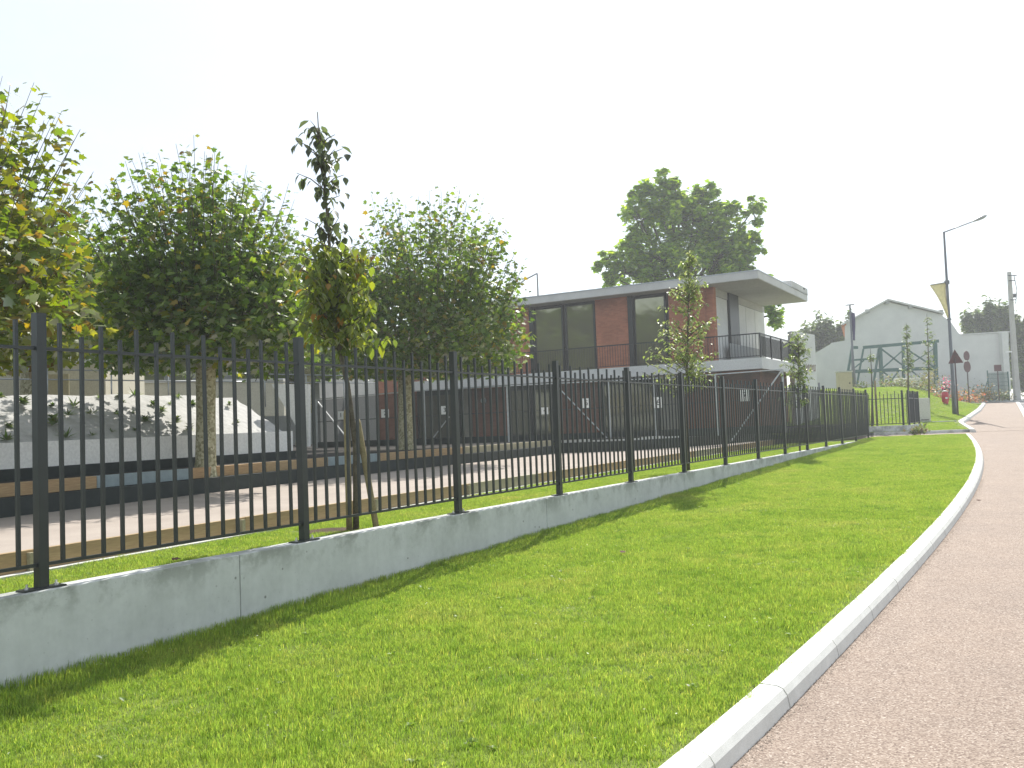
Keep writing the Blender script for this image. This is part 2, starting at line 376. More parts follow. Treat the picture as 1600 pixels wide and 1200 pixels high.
# pavement: from the kerb to the road kerb; beyond the lawn's end it runs to the gateway
def k2x(y):                                              # left kerb beyond the gateway
    return float(np.interp(y, K2Y, K2X))
k2 = [ong(*q) for q in ((1496, 659), (1505, 654), (1526, 640), (1535, 630))]
k2 = [(19.3, 38.0)] + sorted([(p.x, p.y) for p in k2], key=lambda q: q[1]); K2X = [q[0] for q in k2]; K2Y = [q[1] for q in k2]
def rx(y): return float(np.interp(y, [-6, 30, 36.5, 40.5, 72, 80], [36, 26, 21.0, 23.2, 40.3, 44.5]))
rows = []
for y in list(np.arange(-4, YE, .5)) + [YE]: rows.append([(kx(y) + .05 + (rx(y) - kx(y)) * t, y) for t in np.linspace(0, 1, 12)])
YG = 38.2
for y in np.linspace(YE + .02, YG, 6): rows.append([(10 + (rx(y) - 10) * t, y) for t in np.linspace(0, 1, 12)])
yy = list(np.linspace(YG + .02, K2Y[0], 6)) + list(np.linspace(K2Y[0] + .1, 68, 40))
for y in yy: rows.append([(k2x(y) + .05 + (rx(y) - k2x(y)) * t, y) for t in np.linspace(0, 1, 12)])
struct(sheet('pavement', 'walk', rows, lambda x, y: g(y) - .11))
struct(sheet('road', 'road', [[(rx(y) + t * 9 - .02, y) for t in (0, .5, 1)] for y in np.linspace(-4, 68.3, 60)], lambda x, y: g(y) - .22))
struct(sheet('road_crossing', 'road', [[(x, y) for x in np.linspace(33.5, 62, 8)] for y in (68.4, 70, 72, 73.6)], lambda x, y: g(y) - .19))
for i, (a, b_) in enumerate(((1586, 646), (1589, 634))):
    pass

# ---- kerb stones
kerb = bpy.data.objects.new('kerb', None); COL.objects.link(kerb); kerb['kind'] = 'structure'
def kerb_run(parent, pts, step, w=.165, top=.012, depth=.26, side=1, mat='kerb', name='kerb_stone'):
    P = poly_resample(pts, step)
    for i in range(len(P) - 1):
        a, b_ = P[i], P[i + 1]; d = (b_ - a); L = d.length; d.normalize()
        gap = .007; a = a + d * gap; b_ = b_ - d * gap
        nr = Vector((d.y, -d.x, 0)).normalized() * side
        jz = R.uniform(-.003, .003); m = MB(); prof = [(0, -depth), (0, top), (w * .62, top - .002), (w * .82, top - .014), (w * .97, top - .05), (w * 1.06, top - .13), (w * 1.06, -depth)]
        vs = []
        for q in (a, b_):
            for u, h in prof: vs.append(q + nr * u + Vector((0, 0, h + jz)))
        k = len(prof); fs = [(j, j + 1, k + j + 1, k + j) for j in range(k - 1)] + [tuple(range(k))[::-1], tuple(range(k, 2 * k))]
        if side < 0: fs = [f[::-1] for f in fs]
        fs = [f[::-1] for f in fs]
        m.add(vs, fs); m.build(name, mat, parent)
kerb_run(kerb, [Vector((kx(y), y, g(y))) for y in np.linspace(kin[2].y - 3.3, kin[2].y, 14)], 1.19)
kpts = [Vector((kx(y), y, g(y))) for y in np.arange(kin[2].y, YE, .25)] + [Vector((kx(YE), YE, g(YE)))]
kerb_run(kerb, kpts, 1.19)
kerb_run(kerb, [Vector((wx(YE, .1) + .8, YE + .05, g(YE))), Vector((kx(YE) - .05, YE + .05, g(YE)))], 1.6, w=.07, side=-1)
kp2 = [Vector((x, y, g(y))) for x, y in k2] + [Vector((k2[-1][0] - .6, k2[-1][1] + 1.2, g(k2[-1][1] + 1.2)))]
kerb_run(kerb, kp2, 1.3, w=.22, top=.03)
kr = [Vector((rx(y), y, g(y) - .08)) for y in list(np.linspace(26, 36.5, 12)) + list(np.linspace(37, 68, 30))]
kerb_run(kerb, kr, 1.6, w=.26, top=0, side=1)
kerb_run(kerb, [Vector((35.5, 73.7, g(73) - .05)), Vector((58, 73.7, g(73) - .05))], 2.5, w=.3, top=.0, side=1)

# ---- embankment lawn beyond the gateway
def ss(t): t = max(0, min(1, t)); return t * t * (3 - 2 * t)
def bank(x, y):
    d = (k2x(max(y, K2Y[0])) - x) * .88
    return g(y) + 1.45 * ss((y - 41) / 20) * ss((d - .2) / 5.0) + .005
rows = [[(11 + (k2x(max(y, K2Y[0])) + .02 - 11) * t, y) for t in np.linspace(0, 1, 30)] for y in np.linspace(YG + .18, 66, 60)]
struct(sheet('embankment_lawn', 'lawnbase', rows, bank))
low = MB(); a = Vector((15.3, YG, g(YG) - .3)); b_ = Vector((k2[0][0] + .3, YG, g(YG) - .3))
low.obox(a, b_ - a, Vector((0, .14, 0)), Vector((0, 0, .31)))
tag(low.build('low_kerb_wall', 'wall', None, bevel=.01), 'thin low concrete kerb wall along the gateway path beyond the lawn', 'kerb wall')
low = MB(); q = ong(1440, 655); q2 = ong(1500, 653)
q = at(1440, 655, 43.6); q2 = at(1494, 653, 43.6)
low.obox(Vector((q.x, 43.6, g(43.6) - .2)), Vector((q2.x - q.x, 0, 0)), Vector((0, .12, 0)), Vector((0, 0, .27)))
tag(low.build('garden_edging', 'wall', None, bevel=.01), 'second thin concrete edging behind the small grass triangle', 'edging')

# ================================================================== FENCE WALL
wall = thing('low_wall', 'long low cast concrete wall carrying the black fence beside the lawn', 'wall', fp(0, 0, 0))
edges = [-9.1, -3.71, 1.69, 7.09, 12.49, 17.89, 23.29, 28.69, FEND + .25]
for i in range(len(edges) - 1):
    a, b_ = edges[i] + .004, edges[i + 1] - .004
    MB().obox(fp(a, .085, -.5), fd * (b_ - a), -fn * .185, Vector((0, 0, WT + .5))).build('wall_panel', 'wall', wall, bevel=.008)

# ================================================================== PICKET FENCE
fence = thing('picket_fence', 'long dark metal picket fence standing on the low concrete wall', 'fence', fp(0, 0, 0))
ang = math.atan2(fd.y, fd.x)
pm = MB().cbox((0, 0, 0), .07, .07, 1.90, ang); post0 = pm.build('post', 'fence', None, bevel=.004); post_me = post0.data
pkt = {}
for hh in (1.70, 1.61):
    q = MB().cbox((0, 0, 0), .0245, .0245, hh, ang)
    pkt[hh] = q
    me = bpy.data.meshes.new('picket'); me.from_pydata(q.v, [], q.f); me.materials.append(MT['fence']); pkt[hh] = me
bpy.data.objects.remove(post0)
plate_me = None
for k in range(-2, 14):
    d = k * SP; p = fp(d)
    o = bpy.data.objects.new('post', post_me); COL.objects.link(o); o.parent = fence; o.location = p - fence.location + Vector((0, 0, .012))
    o.rotation_euler = (R.uniform(-.006, .006), R.uniform(-.006, .006), 0)
    if plate_me is None:
        pl = MB().cbox((0, 0, -.012), .30, .11, .012, ang).build('base_plate', 'fence', o); plate_me = pl.data; pl.location = (0, 0, 0)
    else:
        pl = bpy.data.objects.new('base_plate', plate_me); COL.objects.link(pl); pl.parent = o
    if k in (-1, 0, 1, 2):
        for sx in (-1, 1):
            bt = MB().tube([fd * (.105 * sx), fd * (.105 * sx) + Vector((0, 0, .014)), fd * (.105 * sx) + Vector((0, 0, .0141)), fd * (.105 * sx) + Vector((0, 0, .034))], [.016, .016, .008, .008], 6).build('bolt', 'bolt', o)
            bt.location = (0, 0, 0)
for k in range(-2, 13):
    d0 = k * SP
    for zz, hgt in ((.155, .022), (1.655, .022)):
        MB().obox(fp(d0 + .036, .016, WT + zz), fd * (SP - .072), -fn * .032, Vector((0, 0, hgt))).build('rail', 'fence', fence)
    for i in range(1, 16):
        hh = 1.70 if i % 2 else 1.61
        o = bpy.data.objects.new('picket', pkt[hh]); COL.objects.link(o); o.parent = fence
        o.location = fp(d0 + i * SP / 16, 0, WT + .156) - fence.location
        o.rotation_euler = (R.uniform(-.006, .006), R.uniform(-.006, .006), 0)

# second, shorter fence beyond the gateway
f2 = thing('gateway_fence', 'short lower picket fence on a low wall just beyond the gateway gap', 'fence', at(1362, 667, 38))
q0 = at(1357, 668, 38.6); q1 = at(1421, 664, 38.6); zt = q1.z
q0.z = zt; e = (q1 - q0); L = e.length; e.normalize(); e2 = fd
MB().obox(q0 + Vector((-.3, -.12, -.55)), e * (L + .5), Vector((0, .2, 0)), Vector((0, 0, .55))).build('base_wall', 'wall', f2)
MB().obox(q1 + Vector((0, .1, -.55)), e2 * 3.4, Vector((.2, 0, 0)), Vector((0, 0, .55))).build('base_wall', 'wall', f2)
a2 = 0
for i in range(11):
    h = (1.42 if i % 2 else 1.30)
    MB().cbox(q0 + e * (L * (i + .5) / 11) + Vector((0, 0, .06)), .024, .024, h).build('picket', 'fence', f2)
for i in range(22):
    h = (1.42 if i % 2 else 1.30)
    MB().cbox(q1 + e2 * (3.4 * (i + .5) / 22) + Vector((0, 0, .06)), .024, .024, h).build('picket', 'fence', f2)
for zz in (.08, 1.16):
    MB().bar(q0 + Vector((0, 0, zz)), q1 + Vector((0, 0, zz)), .03).build('rail', 'fence', f2)
    MB().bar(q1 + Vector((0, 0, zz)), q1 + e2 * 3.4 + Vector((0, 0, zz)), .03).build('rail', 'fence', f2)
for q, hh in ((q0, 1.45), (q1 - e * .25, 1.5), (q1, 1.5), (q1 + e2 * 1.7, 1.5), (q1 + e2 * 3.4, 1.5)):
    MB().cbox(q, .08, .08, hh, ang).build('post', 'fence', f2)

# ================================================================== GRASS STRIP AND COURTS BEHIND THE WALL
ZS = .575
b1 = [onz(px, py, .76) for px, py in ((-260, 905), (0, 867), (200, 836), (400, 806), (590, 777), (780, 748), (900, 731), (979, 720), (1061, 708), (1140, 697), (1205, 688))]
B1Y = [p.y for p in b1]; B1X = [p.x for p in b1]
bf = np.polyfit(B1Y, B1X, 3)
def bx(y): return float(np.polyval(bf, y))
rows = [[(bx(y) + .02 + (wx(y, -.095) - bx(y) - .02) * t, y) for t in np.linspace(0, 1, 8)] for y in np.linspace(2.5, 38, 80)]
struct(sheet('grass_strip', 'lawnbase', rows, lambda x, y: ZS))
# concrete edging strip at the foot of the boards
ed = thing('edging_strip', 'pale concrete edging strip at the foot of the long timber board', 'edging', (bx(10), 10, ZS))
bp = [Vector((bx(y), y, 0)) for y in np.linspace(3, 33.2, 90)]
P = poly_resample(bp, 2.4)
brd = thing('timber_edging', 'long row of brown timber boards edging the near gravel court', 'edging', (bx(12), 12, ZS))
for i in range(len(P) - 1):
    a, b_ = P[i], P[i + 1]; d = (b_ - a).normalized(); nr = Vector((d.y, -d.x, 0)); L = (b_ - a).length
    MB().obox(a + d * .003 + Vector((0, 0, ZS - .05)), d * (L - .006), -nr * .05, Vector((0, 0, .235 + R.uniform(-.003, .003)))).build('board', 'timber' if i % 5 else 'timber2', brd, bevel=.004)
    MB().obox(a + d * (L - .09) + nr * .002 + Vector((0, 0, ZS - .05)), d * .045, nr * .04, Vector((0, 0, .215))).build('peg', 'timber2', brd)
    MB().obox(a + nr * .005 + Vector((0, 0, ZS - .1)), d * (L - .004), nr * .09, Vector((0, 0, .118))).build('edging_block', 'lconc', ed)
# far edge of the near court
ZC = .755
B2 = [onz(px, py, .76) for px, py in ((-300, 845), (0, 809), (400, 761), (640, 733), (800, 716), (872, 708))]
B3 = [onz(px, py, .76) for px, py in ((872, 708), (979, 704.5), (1130, 694), (1205, 686.5))]
def xl(y):
    return float(np.interp(y, [p.y for p in B2], [p.x for p in B2]))
poly = [Vector((bx(y) - .03, y, ZC)) for y in np.linspace(3, 33, 40)] + [Vector((p.x, p.y, ZC)) for p in reversed(B3)][0:] + [Vector((p.x, p.y, ZC)) for p in reversed(B2)]
court = MB(); court.add(poly, [tuple(range(len(poly)))]); struct(court.build('gravel_court', 'court'))
def offl(pts, off):                                      # offset polyline to the left
    out = []
    for i, p in enumerate(pts):
        d = (pts[min(i + 1, len(pts) - 1)] - pts[max(i - 1, 0)]); d.z = 0; d.normalize(); out.append(p + Vector((-d.y, d.x, 0)) * off)
    return out
def strip_wall(m, pts, z0, z1, th):
    o = offl(pts, th)
    for i in range(len(pts) - 1):
        a, b_, c, d = pts[i], pts[i + 1], o[i + 1], o[i]
        vs = [Vector((q.x, q.y, z)) for z in (z0, z1) for q in (a, b_, c, d)]
        m.add(vs, [(0, 3, 2, 1), (4, 5, 6, 7), (0, 1, 5, 4), (1, 2, 6, 5), (2, 3, 7, 6), (3, 0, 4, 7)])
    return m
step = thing('court_step', 'dark retaining step with a timber beam along the far side of the near court', 'step', (B2[2].x, B2[2].y, ZC))
strip_wall(MB(), B2, .5, .985, .25).build('retaining_face', 'dark', step)
strip_wall(MB(), B3, .5, 1.06, .25).build('retaining_face', 'dark', step)
beam = offl(B2, .16)
bb = poly_resample(beam, 1.75)
for i in range(len(bb) - 1):
    a, b_ = bb[i], bb[i + 1]; d = (b_ - a).normalized(); nl = Vector((-d.y, d.x, 0)); L = (b_ - a).length
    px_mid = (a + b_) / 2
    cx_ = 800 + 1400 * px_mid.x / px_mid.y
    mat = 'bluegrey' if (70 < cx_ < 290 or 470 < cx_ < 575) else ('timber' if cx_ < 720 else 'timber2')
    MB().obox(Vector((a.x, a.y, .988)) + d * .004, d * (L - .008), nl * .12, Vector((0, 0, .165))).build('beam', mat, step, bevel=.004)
bc = poly_resample(offl(B3, .14), 1.0)
for i in range(len(bc) - 1):
    a, b_ = bc[i], bc[i + 1]; d = (b_ - a).normalized(); nl = Vector((-d.y, d.x, 0)); L = (b_ - a).length
    MB().obox(Vector((a.x, a.y, 1.062)) + d * .02, d * (L - .04), nl * .2, Vector((0, 0, .05 + .03 * (i % 3 == 0)))).build('coping_block', 'lconc', step, bevel=.004)
# yard behind
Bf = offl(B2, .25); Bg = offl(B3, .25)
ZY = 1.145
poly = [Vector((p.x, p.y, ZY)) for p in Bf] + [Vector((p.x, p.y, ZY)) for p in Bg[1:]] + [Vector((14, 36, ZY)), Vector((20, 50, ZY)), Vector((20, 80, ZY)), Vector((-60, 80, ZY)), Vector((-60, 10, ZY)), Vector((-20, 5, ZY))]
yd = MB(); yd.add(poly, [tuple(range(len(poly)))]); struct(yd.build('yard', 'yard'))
# planter: dark step, low white wall, geotextile slope
S2 = offl(B2, .85)
S2 = [p for p in poly_resample(S2, .5) if 800 + 1400 * p.x / p.y < 470]
pl = thing('planter_wall', 'low white concrete wall holding the planted white slope', 'wall', (S2[-1].x, S2[-1].y, ZY))
strip_wall(MB(), S2, .9, 1.30, .12).build('plinth', 'dark', pl)
S3 = offl(S2, .06)
zl = lambda i: 1.63 + .06 * i / len(S3)
w_ = MB(); oo = offl(S3, .16)
for i in range(len(S3) - 1):
    vs = [Vector((q.x, q.y, 1.302)) for q in (S3[i], S3[i + 1], oo[i + 1], oo[i])] + [Vector((q.x, q.y, z)) for q, z in ((S3[i], zl(i)), (S3[i + 1], zl(i + 1)), (oo[i + 1], zl(i + 1)), (oo[i], zl(i)))]
    w_.add(vs, [(0, 3, 2, 1), (4, 5, 6, 7), (0, 1, 5, 4), (1, 2, 6, 5), (2, 3, 7, 6), (3, 0, 4, 7)])
w_.build('white_face', 'paint', pl)
W0 = offl(S3, .16); NS = 9
def slope_pt(i, t):                                      # i index along, t 0..1 up the slope
    a = W0[i]; d = (W0[min(i + 1, len(W0) - 1)] - W0[max(i - 1, 0)]); d.z = 0; d.normalize(); nl = Vector((-d.y, d.x, 0))
    p = a + nl * (1.25 * t)
    p.z = 1.60 + .06 * i / len(W0) + .76 * t + .035 * math.sin(i * 1.3 + t * 7) * math.sin(t * 9 + i * .7) * (t > .05)
    return p
m = MB(); cols = len(W0)
m.v = [tuple(slope_pt(i, j / NS)) for j in range(NS + 1) for i in range(cols)]
m.f = [(j * cols + i, j * cols + i + 1, (j + 1) * cols + i + 1, (j + 1) * cols + i) for j in range(NS) for i in range(cols - 1)]
sl = struct(m.build('planted_slope', 'geotex', None, True))
# closing side of the slope and the terrace above it
e0 = [slope_pt(cols - 1, j / NS) for j in range(NS + 1)]
sd = MB(); sd.add(e0 + [Vector((q.x, q.y, ZY)) for q in reversed(e0)], [tuple(range(2 * len(e0)))]); struct(sd.build('slope_end', 'dark'))  # dark colour stands in for the shadow on this end face
top = [slope_pt(i, 1) for i in range(cols)]
tz = 2.36
poly = [Vector((p.x, p.y, tz)) for p in top] + [Vector((top[-1].x - 6, top[-1].y + 12, tz)), Vector((-60, 40, tz)), Vector((-60, 8, tz))]
tm = MB(); tm.add(poly, [tuple(range(len(poly)))]); struct(tm.build('upper_terrace', 'earth'))

# ================================================================== PLANTS ON THE SLOPE
def leaf_mesh(name, T, F, pos, dirs, nrm, size, tint, mat, parent, base=(0, 0, 0)):
    """instances a small leaf template T (n,3: x across, y along, z up) into ONE crown mesh"""
    pos = np.array(pos, float); d = np.array(dirs, float); d /= np.linalg.norm(d, axis=1)[:, None]
    nn = np.array(nrm, float); x = np.cross(d, nn); x /= (np.linalg.norm(x, axis=1)[:, None] + 1e-9); zz = np.cross(x, d)
    size = np.array(size, float)[:, None, None]
    V = pos[:, None, :] + size * (T[None, :, 0, None] * x[:, None, :] + T[None, :, 1, None] * d[:, None, :] + T[None, :, 2, None] * zz[:, None, :])
    V = V.reshape(-1, 3) - np.array(base); n = len(pos); k = len(T)
    nf = len(F); ln = np.array([len(f) for f in F]); flat = np.concatenate([np.array(f) for f in F])
    loops = (flat[None, :] + (np.arange(n) * k)[:, None]).ravel()
    tot = np.tile(ln, n); st = np.concatenate([[0], np.cumsum(tot)[:-1]])
    me = bpy.data.meshes.new(name); me.vertices.add(len(V)); me.vertices.foreach_set('co', V.ravel())
    me.loops.add(len(loops)); me.loops.foreach_set('vertex_index', loops.astype(np.int32))
    me.polygons.add(len(tot)); me.polygons.foreach_set('loop_start', st.astype(np.int32)); me.polygons.foreach_set('loop_total', tot.astype(np.int32))
    at_ = me.attributes.new('tint', 'FLOAT_COLOR', 'POINT')
    c = np.repeat(np.c_[np.array(tint), np.ones(n)], k, axis=0); at_.data.foreach_set('color', c.ravel())
    me.materials.append(MT[mat]); me.update(); me.validate()
    o = bpy.data.objects.new(name, me); COL.objects.link(o); o.parent = parent
    return o
# palmate plane leaf, folded a little
pa = [(0, 0), (.16, .02), (.46, .10), (.30, .30), (.50, .58), (.24, .56), (.0, 1.0)]
TL = [(x, y, -.10 * abs(x) - .12 * y * y) for x, y in pa] + [(-x, y, -.10 * abs(x) - .12 * y * y) for x, y in reversed(pa[1:-1])]
PALM = np.array(TL); PALMF = [(0, 1, 2, 3), (0, 3, 4, 5), (0, 5, 6, 7), (0, 7, 8, 9), (0, 9, 10, 11)]
OV = np.array([(0, 0, 0), (.24, .28, .05), (.27, .55, .03), (0, 1, -.22), (-.27, .55, .03), (-.24, .28, .05), (0, .5, -.06)]); OVF = [(0, 1, 2, 6), (6, 2, 3), (6, 3, 4), (0, 6, 4, 5)]
NAR = np.array([(0, 0, 0), (.09, .35, 0), (0, 1, -.2), (-.09, .35, 0)]); NARF = [(0, 1, 2, 3)]
def tints(n, cols, w, var=.25):
    cols = np.array(cols); idx = NR.choice(len(cols), n, p=np.array(w) / sum(w)); c = cols[idx] * NR.uniform(1 - var, 1 + var, (n, 1))
    return np.clip(c, 0, 1)
GREENS = [(.075, .125, .022), (.105, .155, .028), (.055, .10, .022)]
YEL = [(.17, .18, .03), (.20, .16, .03), (.12, .085, .025)]

def shrublet(kind):
    n = (26, 18, 34)[kind]; ps = []; ds = []
    for i in range(n):
        a = R.uniform(0, 6.283); e_ = R.uniform(.15, 1.3); d = (math.cos(a) * math.cos(e_), math.sin(a) * math.cos(e_), math.sin(e_))
        ds.append(d); ps.append((d[0] * .02, d[1] * .02, .0 if kind != 2 else R.uniform(0, .12)))
    return leaf_mesh('foliage', NAR if kind == 1 else OV, NARF if kind == 1 else OVF, ps, ds, [(0, 0, 1)] * n, NR.uniform(.12, .24, n) * (1.2 if kind == 1 else .8),
                     tints(n, [(.07, .12, .03), (.12, .15, .04), (.06, .08, .03)], [3, 2, 1]), 'leaf', None).data
SH = [shrublet(k) for k in range(3)]
for o in [o for o in bpy.data.objects if o.name.startswith('foliage')]: bpy.data.objects.remove(o)
k = 0
for j, t in enumerate((.12, .34, .55, .76, .96)):
    for i in range(2 + j % 2, cols - 1, 1):
        p = slope_pt(i, t); cx_ = 800 + 1400 * p.x / p.y
        if cx_ < -60 or R.random() < .30: continue
        o = bpy.data.objects.new('shrub', SH[R.randrange(3)]); COL.objects.link(o)
        o.location = p + Vector((R.uniform(-.1, .1), R.uniform(-.1, .1), -.01)); sc_ = R.uniform(.35, .8); o.scale = (sc_,) * 3; o.rotation_euler = (0, 0, R.uniform(0, 6))
        tag(o, 'green shrub in the ' + ('bottom', 'lower', 'middle', 'upper', 'top')[j] + ' row of the white slope, ' + ('left of the first fence post' if cx_ < 52 else 'between first post and mottled trunk' if cx_ < 305 else 'right of the mottled trunk'), 'shrub', 'small shrubs dotted over the white planted slope')
big = bpy.data.objects.new('bush', SH[2]); COL.objects.link(big); big.location = onz(143, 690, 1.68); big.scale = (1.6, 1.6, 1.8)
tag(big, 'biggest bright green bush at the foot of the white slope near the tree trunk', 'bush')

# handrail along the upper terrace
hr = thing('handrail', 'thin two-bar metal handrail running along the top of the white slope', 'handrail', at(0, 612, 18))
HA = at(-40, 575, 17.5); HB = at(590, 588, 27)
for dz in (0, -.21):
    MB().tube([HA + Vector((0, 0, dz)), HB + Vector((0, 0, dz))], .016, 6).build('rail', 'galv', hr, True)
for i in range(9):
    q = HA.lerp(HB, i / 8); MB().tube([Vector((q.x, q.y, tz if i < 6 else q.z - 1.2)), q], .016, 6).build('post', 'galv', hr, True)

# stair flank next to the slope
fl = MB(); pass
stair = thing('stair_flank', 'white sloping concrete stair flank closing the right end of the planted slope', 'stair wall', (at(430, 690, 18).x, 18, ZY))
fl.prism([at(424, 600, 18), at(482, 600, 18), at(482, 698, 18), at(468, 698, 18), at(466, 672, 18)], (0, .2, 0)); fl.build('flank_wall', 'white', stair)

# ---- left background
lh = thing('garden_house', 'cream boundary house wall with white slatted balustrade at the far left', 'house', at(60, 612, 23))
p0 = at(-160, 616, 23); p1 = at(132, 616, 23); zb = 2.2; zt = at(60, 565, 23).z
MB().obox((p0.x, 23, zb), (p1.x - p0.x, 1.2, 0), (-1, 5, 0), (0, 0, zt - zb)).build('wall', 'cream', lh)
MB().obox((p0.x, 22.96, zt), (p1.x - p0.x + .1, 1.25, 0), (-.1, .4, 0), (0, 0, .06)).build('coping', 'lconc', lh)
u_ = Vector((p1.x - p0.x, 1.2, 0)); L = u_.length; u_.normalize(); nb = 26
for i in range(nb):
    q = Vector((p0.x, 23.05, zt + .06)) + u_ * (L * (i + .5) / nb) + Vector((0, .1, 0))
    MB().cbox(q, L / nb * .82, .03, .30, math.atan2(u_.y, u_.x)).build('slat', 'white', lh)
for i in range(12):
    q = Vector((p0.x, 23.3, zt + .36)) + u_ * (L * (.5 + i * .04))
    MB().cbox(q, .03, .03, .22).build('baluster', 'white', lh)
MB().obox(Vector((p0.x, 23.28, zt + .58)) + u_ * L * .45, u_ * L * .5, (0, .05, 0), (0, 0, .035)).build('top_rail', 'white', lh)
q = at(84, 600, 22.94); MB().obox((q.x - .25, 22.98, q.z - .3), (.6, .03, 0), (0, .03, 0), (0, 0, .55)).build('patch', 'cab', lh)

gh = thing('grey_house', 'grey rendered house half hidden behind the plane tree crowns', 'house', at(300, 640, 40))
p0 = at(128, 640, 40); p1 = at(500, 640, 40); ztop = at(300, 470, 40).z
MB().obox((p0.x, 40, 1.15), (p1.x - p0.x, 0, 0), (0, 7, 0), (0, 0, ztop - 1.15)).build('wall', 'grey_render', gh)
MB().obox((p0.x - .3, 39.6, ztop), (p1.x - p0.x + .6, 0, 0), (0, 7.8, 0), (0, 0, .25)).build('roof', 'tile', gh)
for x in (240, 285, 395, 450):
    for y in (510, 590):
        a = at(x, y, 39.97); MB().obox((a.x - .45, 39.95, a.z - .7), (.9, 0, 0), (0, .12, 0), (0, 0, 1.4)).build('window', 'glass', gh)
        MB().obox((a.x - .52, 39.93, a.z - .77), (1.04, 0, 0), (0, .05, 0), (0, 0, .07)).build('sill', 'white', gh)
lowb = thing('boundary_wall', 'low pale boundary wall behind the upper handrail between the tree trunks', 'wall', at(250, 612, 30))
p0 = at(134, 640, 30); p1 = at(420, 640, 30)
MB().obox((p0.x, 30, 2.3), (p1.x - p0.x, 2, 0), (0, .25, 0), (0, 0, at(250, 596, 30).z - 2.3)).build('wall', 'cream', lowb)
MB().obox((p0.x, 29.95, at(250, 596, 30).z), (p1.x - p0.x, 2, 0), (0, .35, 0), (0, 0, .08)).build('coping', 'lconc', lowb)

# ================================================================== THE TWO-STOREY BUILDING
CR = Vector((10.64, 38.0, 0)); BU = Vector((-.866, .5, 0)); BV = Vector((.5, .866, 0))
def bp_(a, b_, z): return CR + BU * a + BV * b_ + Vector((0, 0, z))
def onplane(px, py, b_):                                 # hit the plane parallel to the facade, b_ behind the roof edge -> (a, z)
    r = ray(px, py); o = CR + BV * b_
    t = (o - Vector((0, 0, EYE))).dot(BV) / r.dot(BV); q = Vector((0, 0, EYE)) + r * t
    return (q - CR).dot(BU), q.z
def onside(px, py, a):
    r = ray(px, py); o = CR + BU * a
    t = (o - Vector((0, 0, EYE))).dot(BU) / r.dot(BU); q = Vector((0, 0, EYE)) + r * t
    return (q - CR).dot(BV), q.z
bld = thing('brick_pavilion', 'two-storey pavilion of red brick and glass under a flat overhanging concrete roof', 'building', bp_(3, 4, ZY))
def bbox(m, a0, a1, b0, b1, z0, z1): return m.obox(bp_(a0, b0, z0), BU * (a1 - a0), BV * (b1 - b0), Vector((0, 0, z1 - z0)))
ZR0, ZR1 = 7.52, 7.86                                     # roof slab
RR = 9.7; RE = 8.3; LA = 25.0                                       # roof depth along the side, building length
BW, AW = .87, 2.3                                         # wall planes
m = MB(); bbox(m, 0, LA - 7, 0, RR, ZR0, ZR1 - .06); roof = m.build('roof', 'soffit', bld)
m = MB(); bbox(m, -.04, LA - 7, -.04, 0, ZR0 + .02, ZR1); bbox(m, -.04, -0.0, 0.0, RR + .04, ZR0 + .02, ZR1); m.build('fascia', 'lconc', roof)
m = MB(); bbox(m, -.06, LA - 7, -.06, .1, ZR1, ZR1 + .05); bbox(m, -.06, .1, .1, RR, ZR1, ZR1 + .05); m.build('metal_edge', 'galv', roof)
m = MB(); bbox(m, -.06, 1.9, RR - 3.6, RR + .05, ZR1 - .01, ZR1 + .33); m.build('roof_upstand', 'lconc', roof)
q = onside(1256, 452, -.06); MB().obox(bp_(-.09, q[0] - .12, q[1]), BU * .03, BV * .25, Vector((0, 0, .05))).build('vent_slot', 'dark', roof)
for q in ((1.2, .9), (5.6, .9)):
    MB().tube([bp_(q[0] + 3, 3, ZR1 - .06), bp_(q[0] + 3, 3, ZR1 + .5)], .06, 8).build('vent_pipe', 'galv', roof, True)
# first floor slab (balcony)
ZB0, ZB1 = 3.68, 4.12
m = MB(); bbox(m, .02, 18.6, -.02, RE + 1.5, ZB0 + .05, ZB1); slab = m.build('balcony_slab', 'soffit', bld)
m = MB(); bbox(m, -.03, 18.62, -.06, -.02, ZB0, ZB1 + .03); bbox(m, -.02, .02, -.02, RE + 1.5, ZB0, ZB1 + .03); m.build('slab_edge', 'white', slab)
# upper wall segments on the facade, from the corner to the left: (px_right, px_left, kind)
ZW0, ZW1 = ZB1 + .002, ZR0 - .002
def acol(px): return onplane(px, 510, BW)[0]
segs = [(1117, 1046, 'brick'), (1040, 990, 'glass'), (983, 931, 'brick'), (928, 883, 'glass'), (878, 834, 'glass'), (829, 790, 'brick'), (786, 700, 'glass'), (696, 640, 'brick')]
for pr, plx, kd in segs:
    a0, a1 = acol(pr), acol(plx)
    if kd == 'brick':
        m = MB(); bbox(m, a0, a1, BW, BW + .35, ZW0, ZW1); m.build('brick_wall', 'brick', bld)
    else:
        m = MB(); bbox(m, a0 + .06, a1 - .06, BW + .12, BW + .14, ZW0 + .1, ZW1 - .16); wd = m.build('window', 'glass', bld)
        m = MB(); bbox(m, a0, a1, BW + .06, BW + .2, ZW0, ZW0 + .1); bbox(m, a0, a1, BW + .06, BW + .2, ZW1 - .16, ZW1)
        bbox(m, a0 - .04, a0 + .06, BW + .055, BW + .2, ZW0, ZW1); bbox(m, a1 - .06, a1 + .04, BW + .055, BW + .2, ZW0, ZW1)
        am = (a0 + a1) / 2
        m.build('window_frame', 'darkframe', wd)
for px in (986, 831):
    a0 = acol(px); m = MB(); bbox(m, a0 - .12, a0 + .12, BW - .06, BW + .3, ZW0, ZW1); m.build('dark_column', 'darkframe', bld)
m = MB(); bbox(m, 2.9, LA - 8, BW + .4, 7.9, ZW0, ZW1); m.build('inner_core', 'grey_render', bld)
# white rendered part at the left end
a0, a1 = acol(582), acol(545)
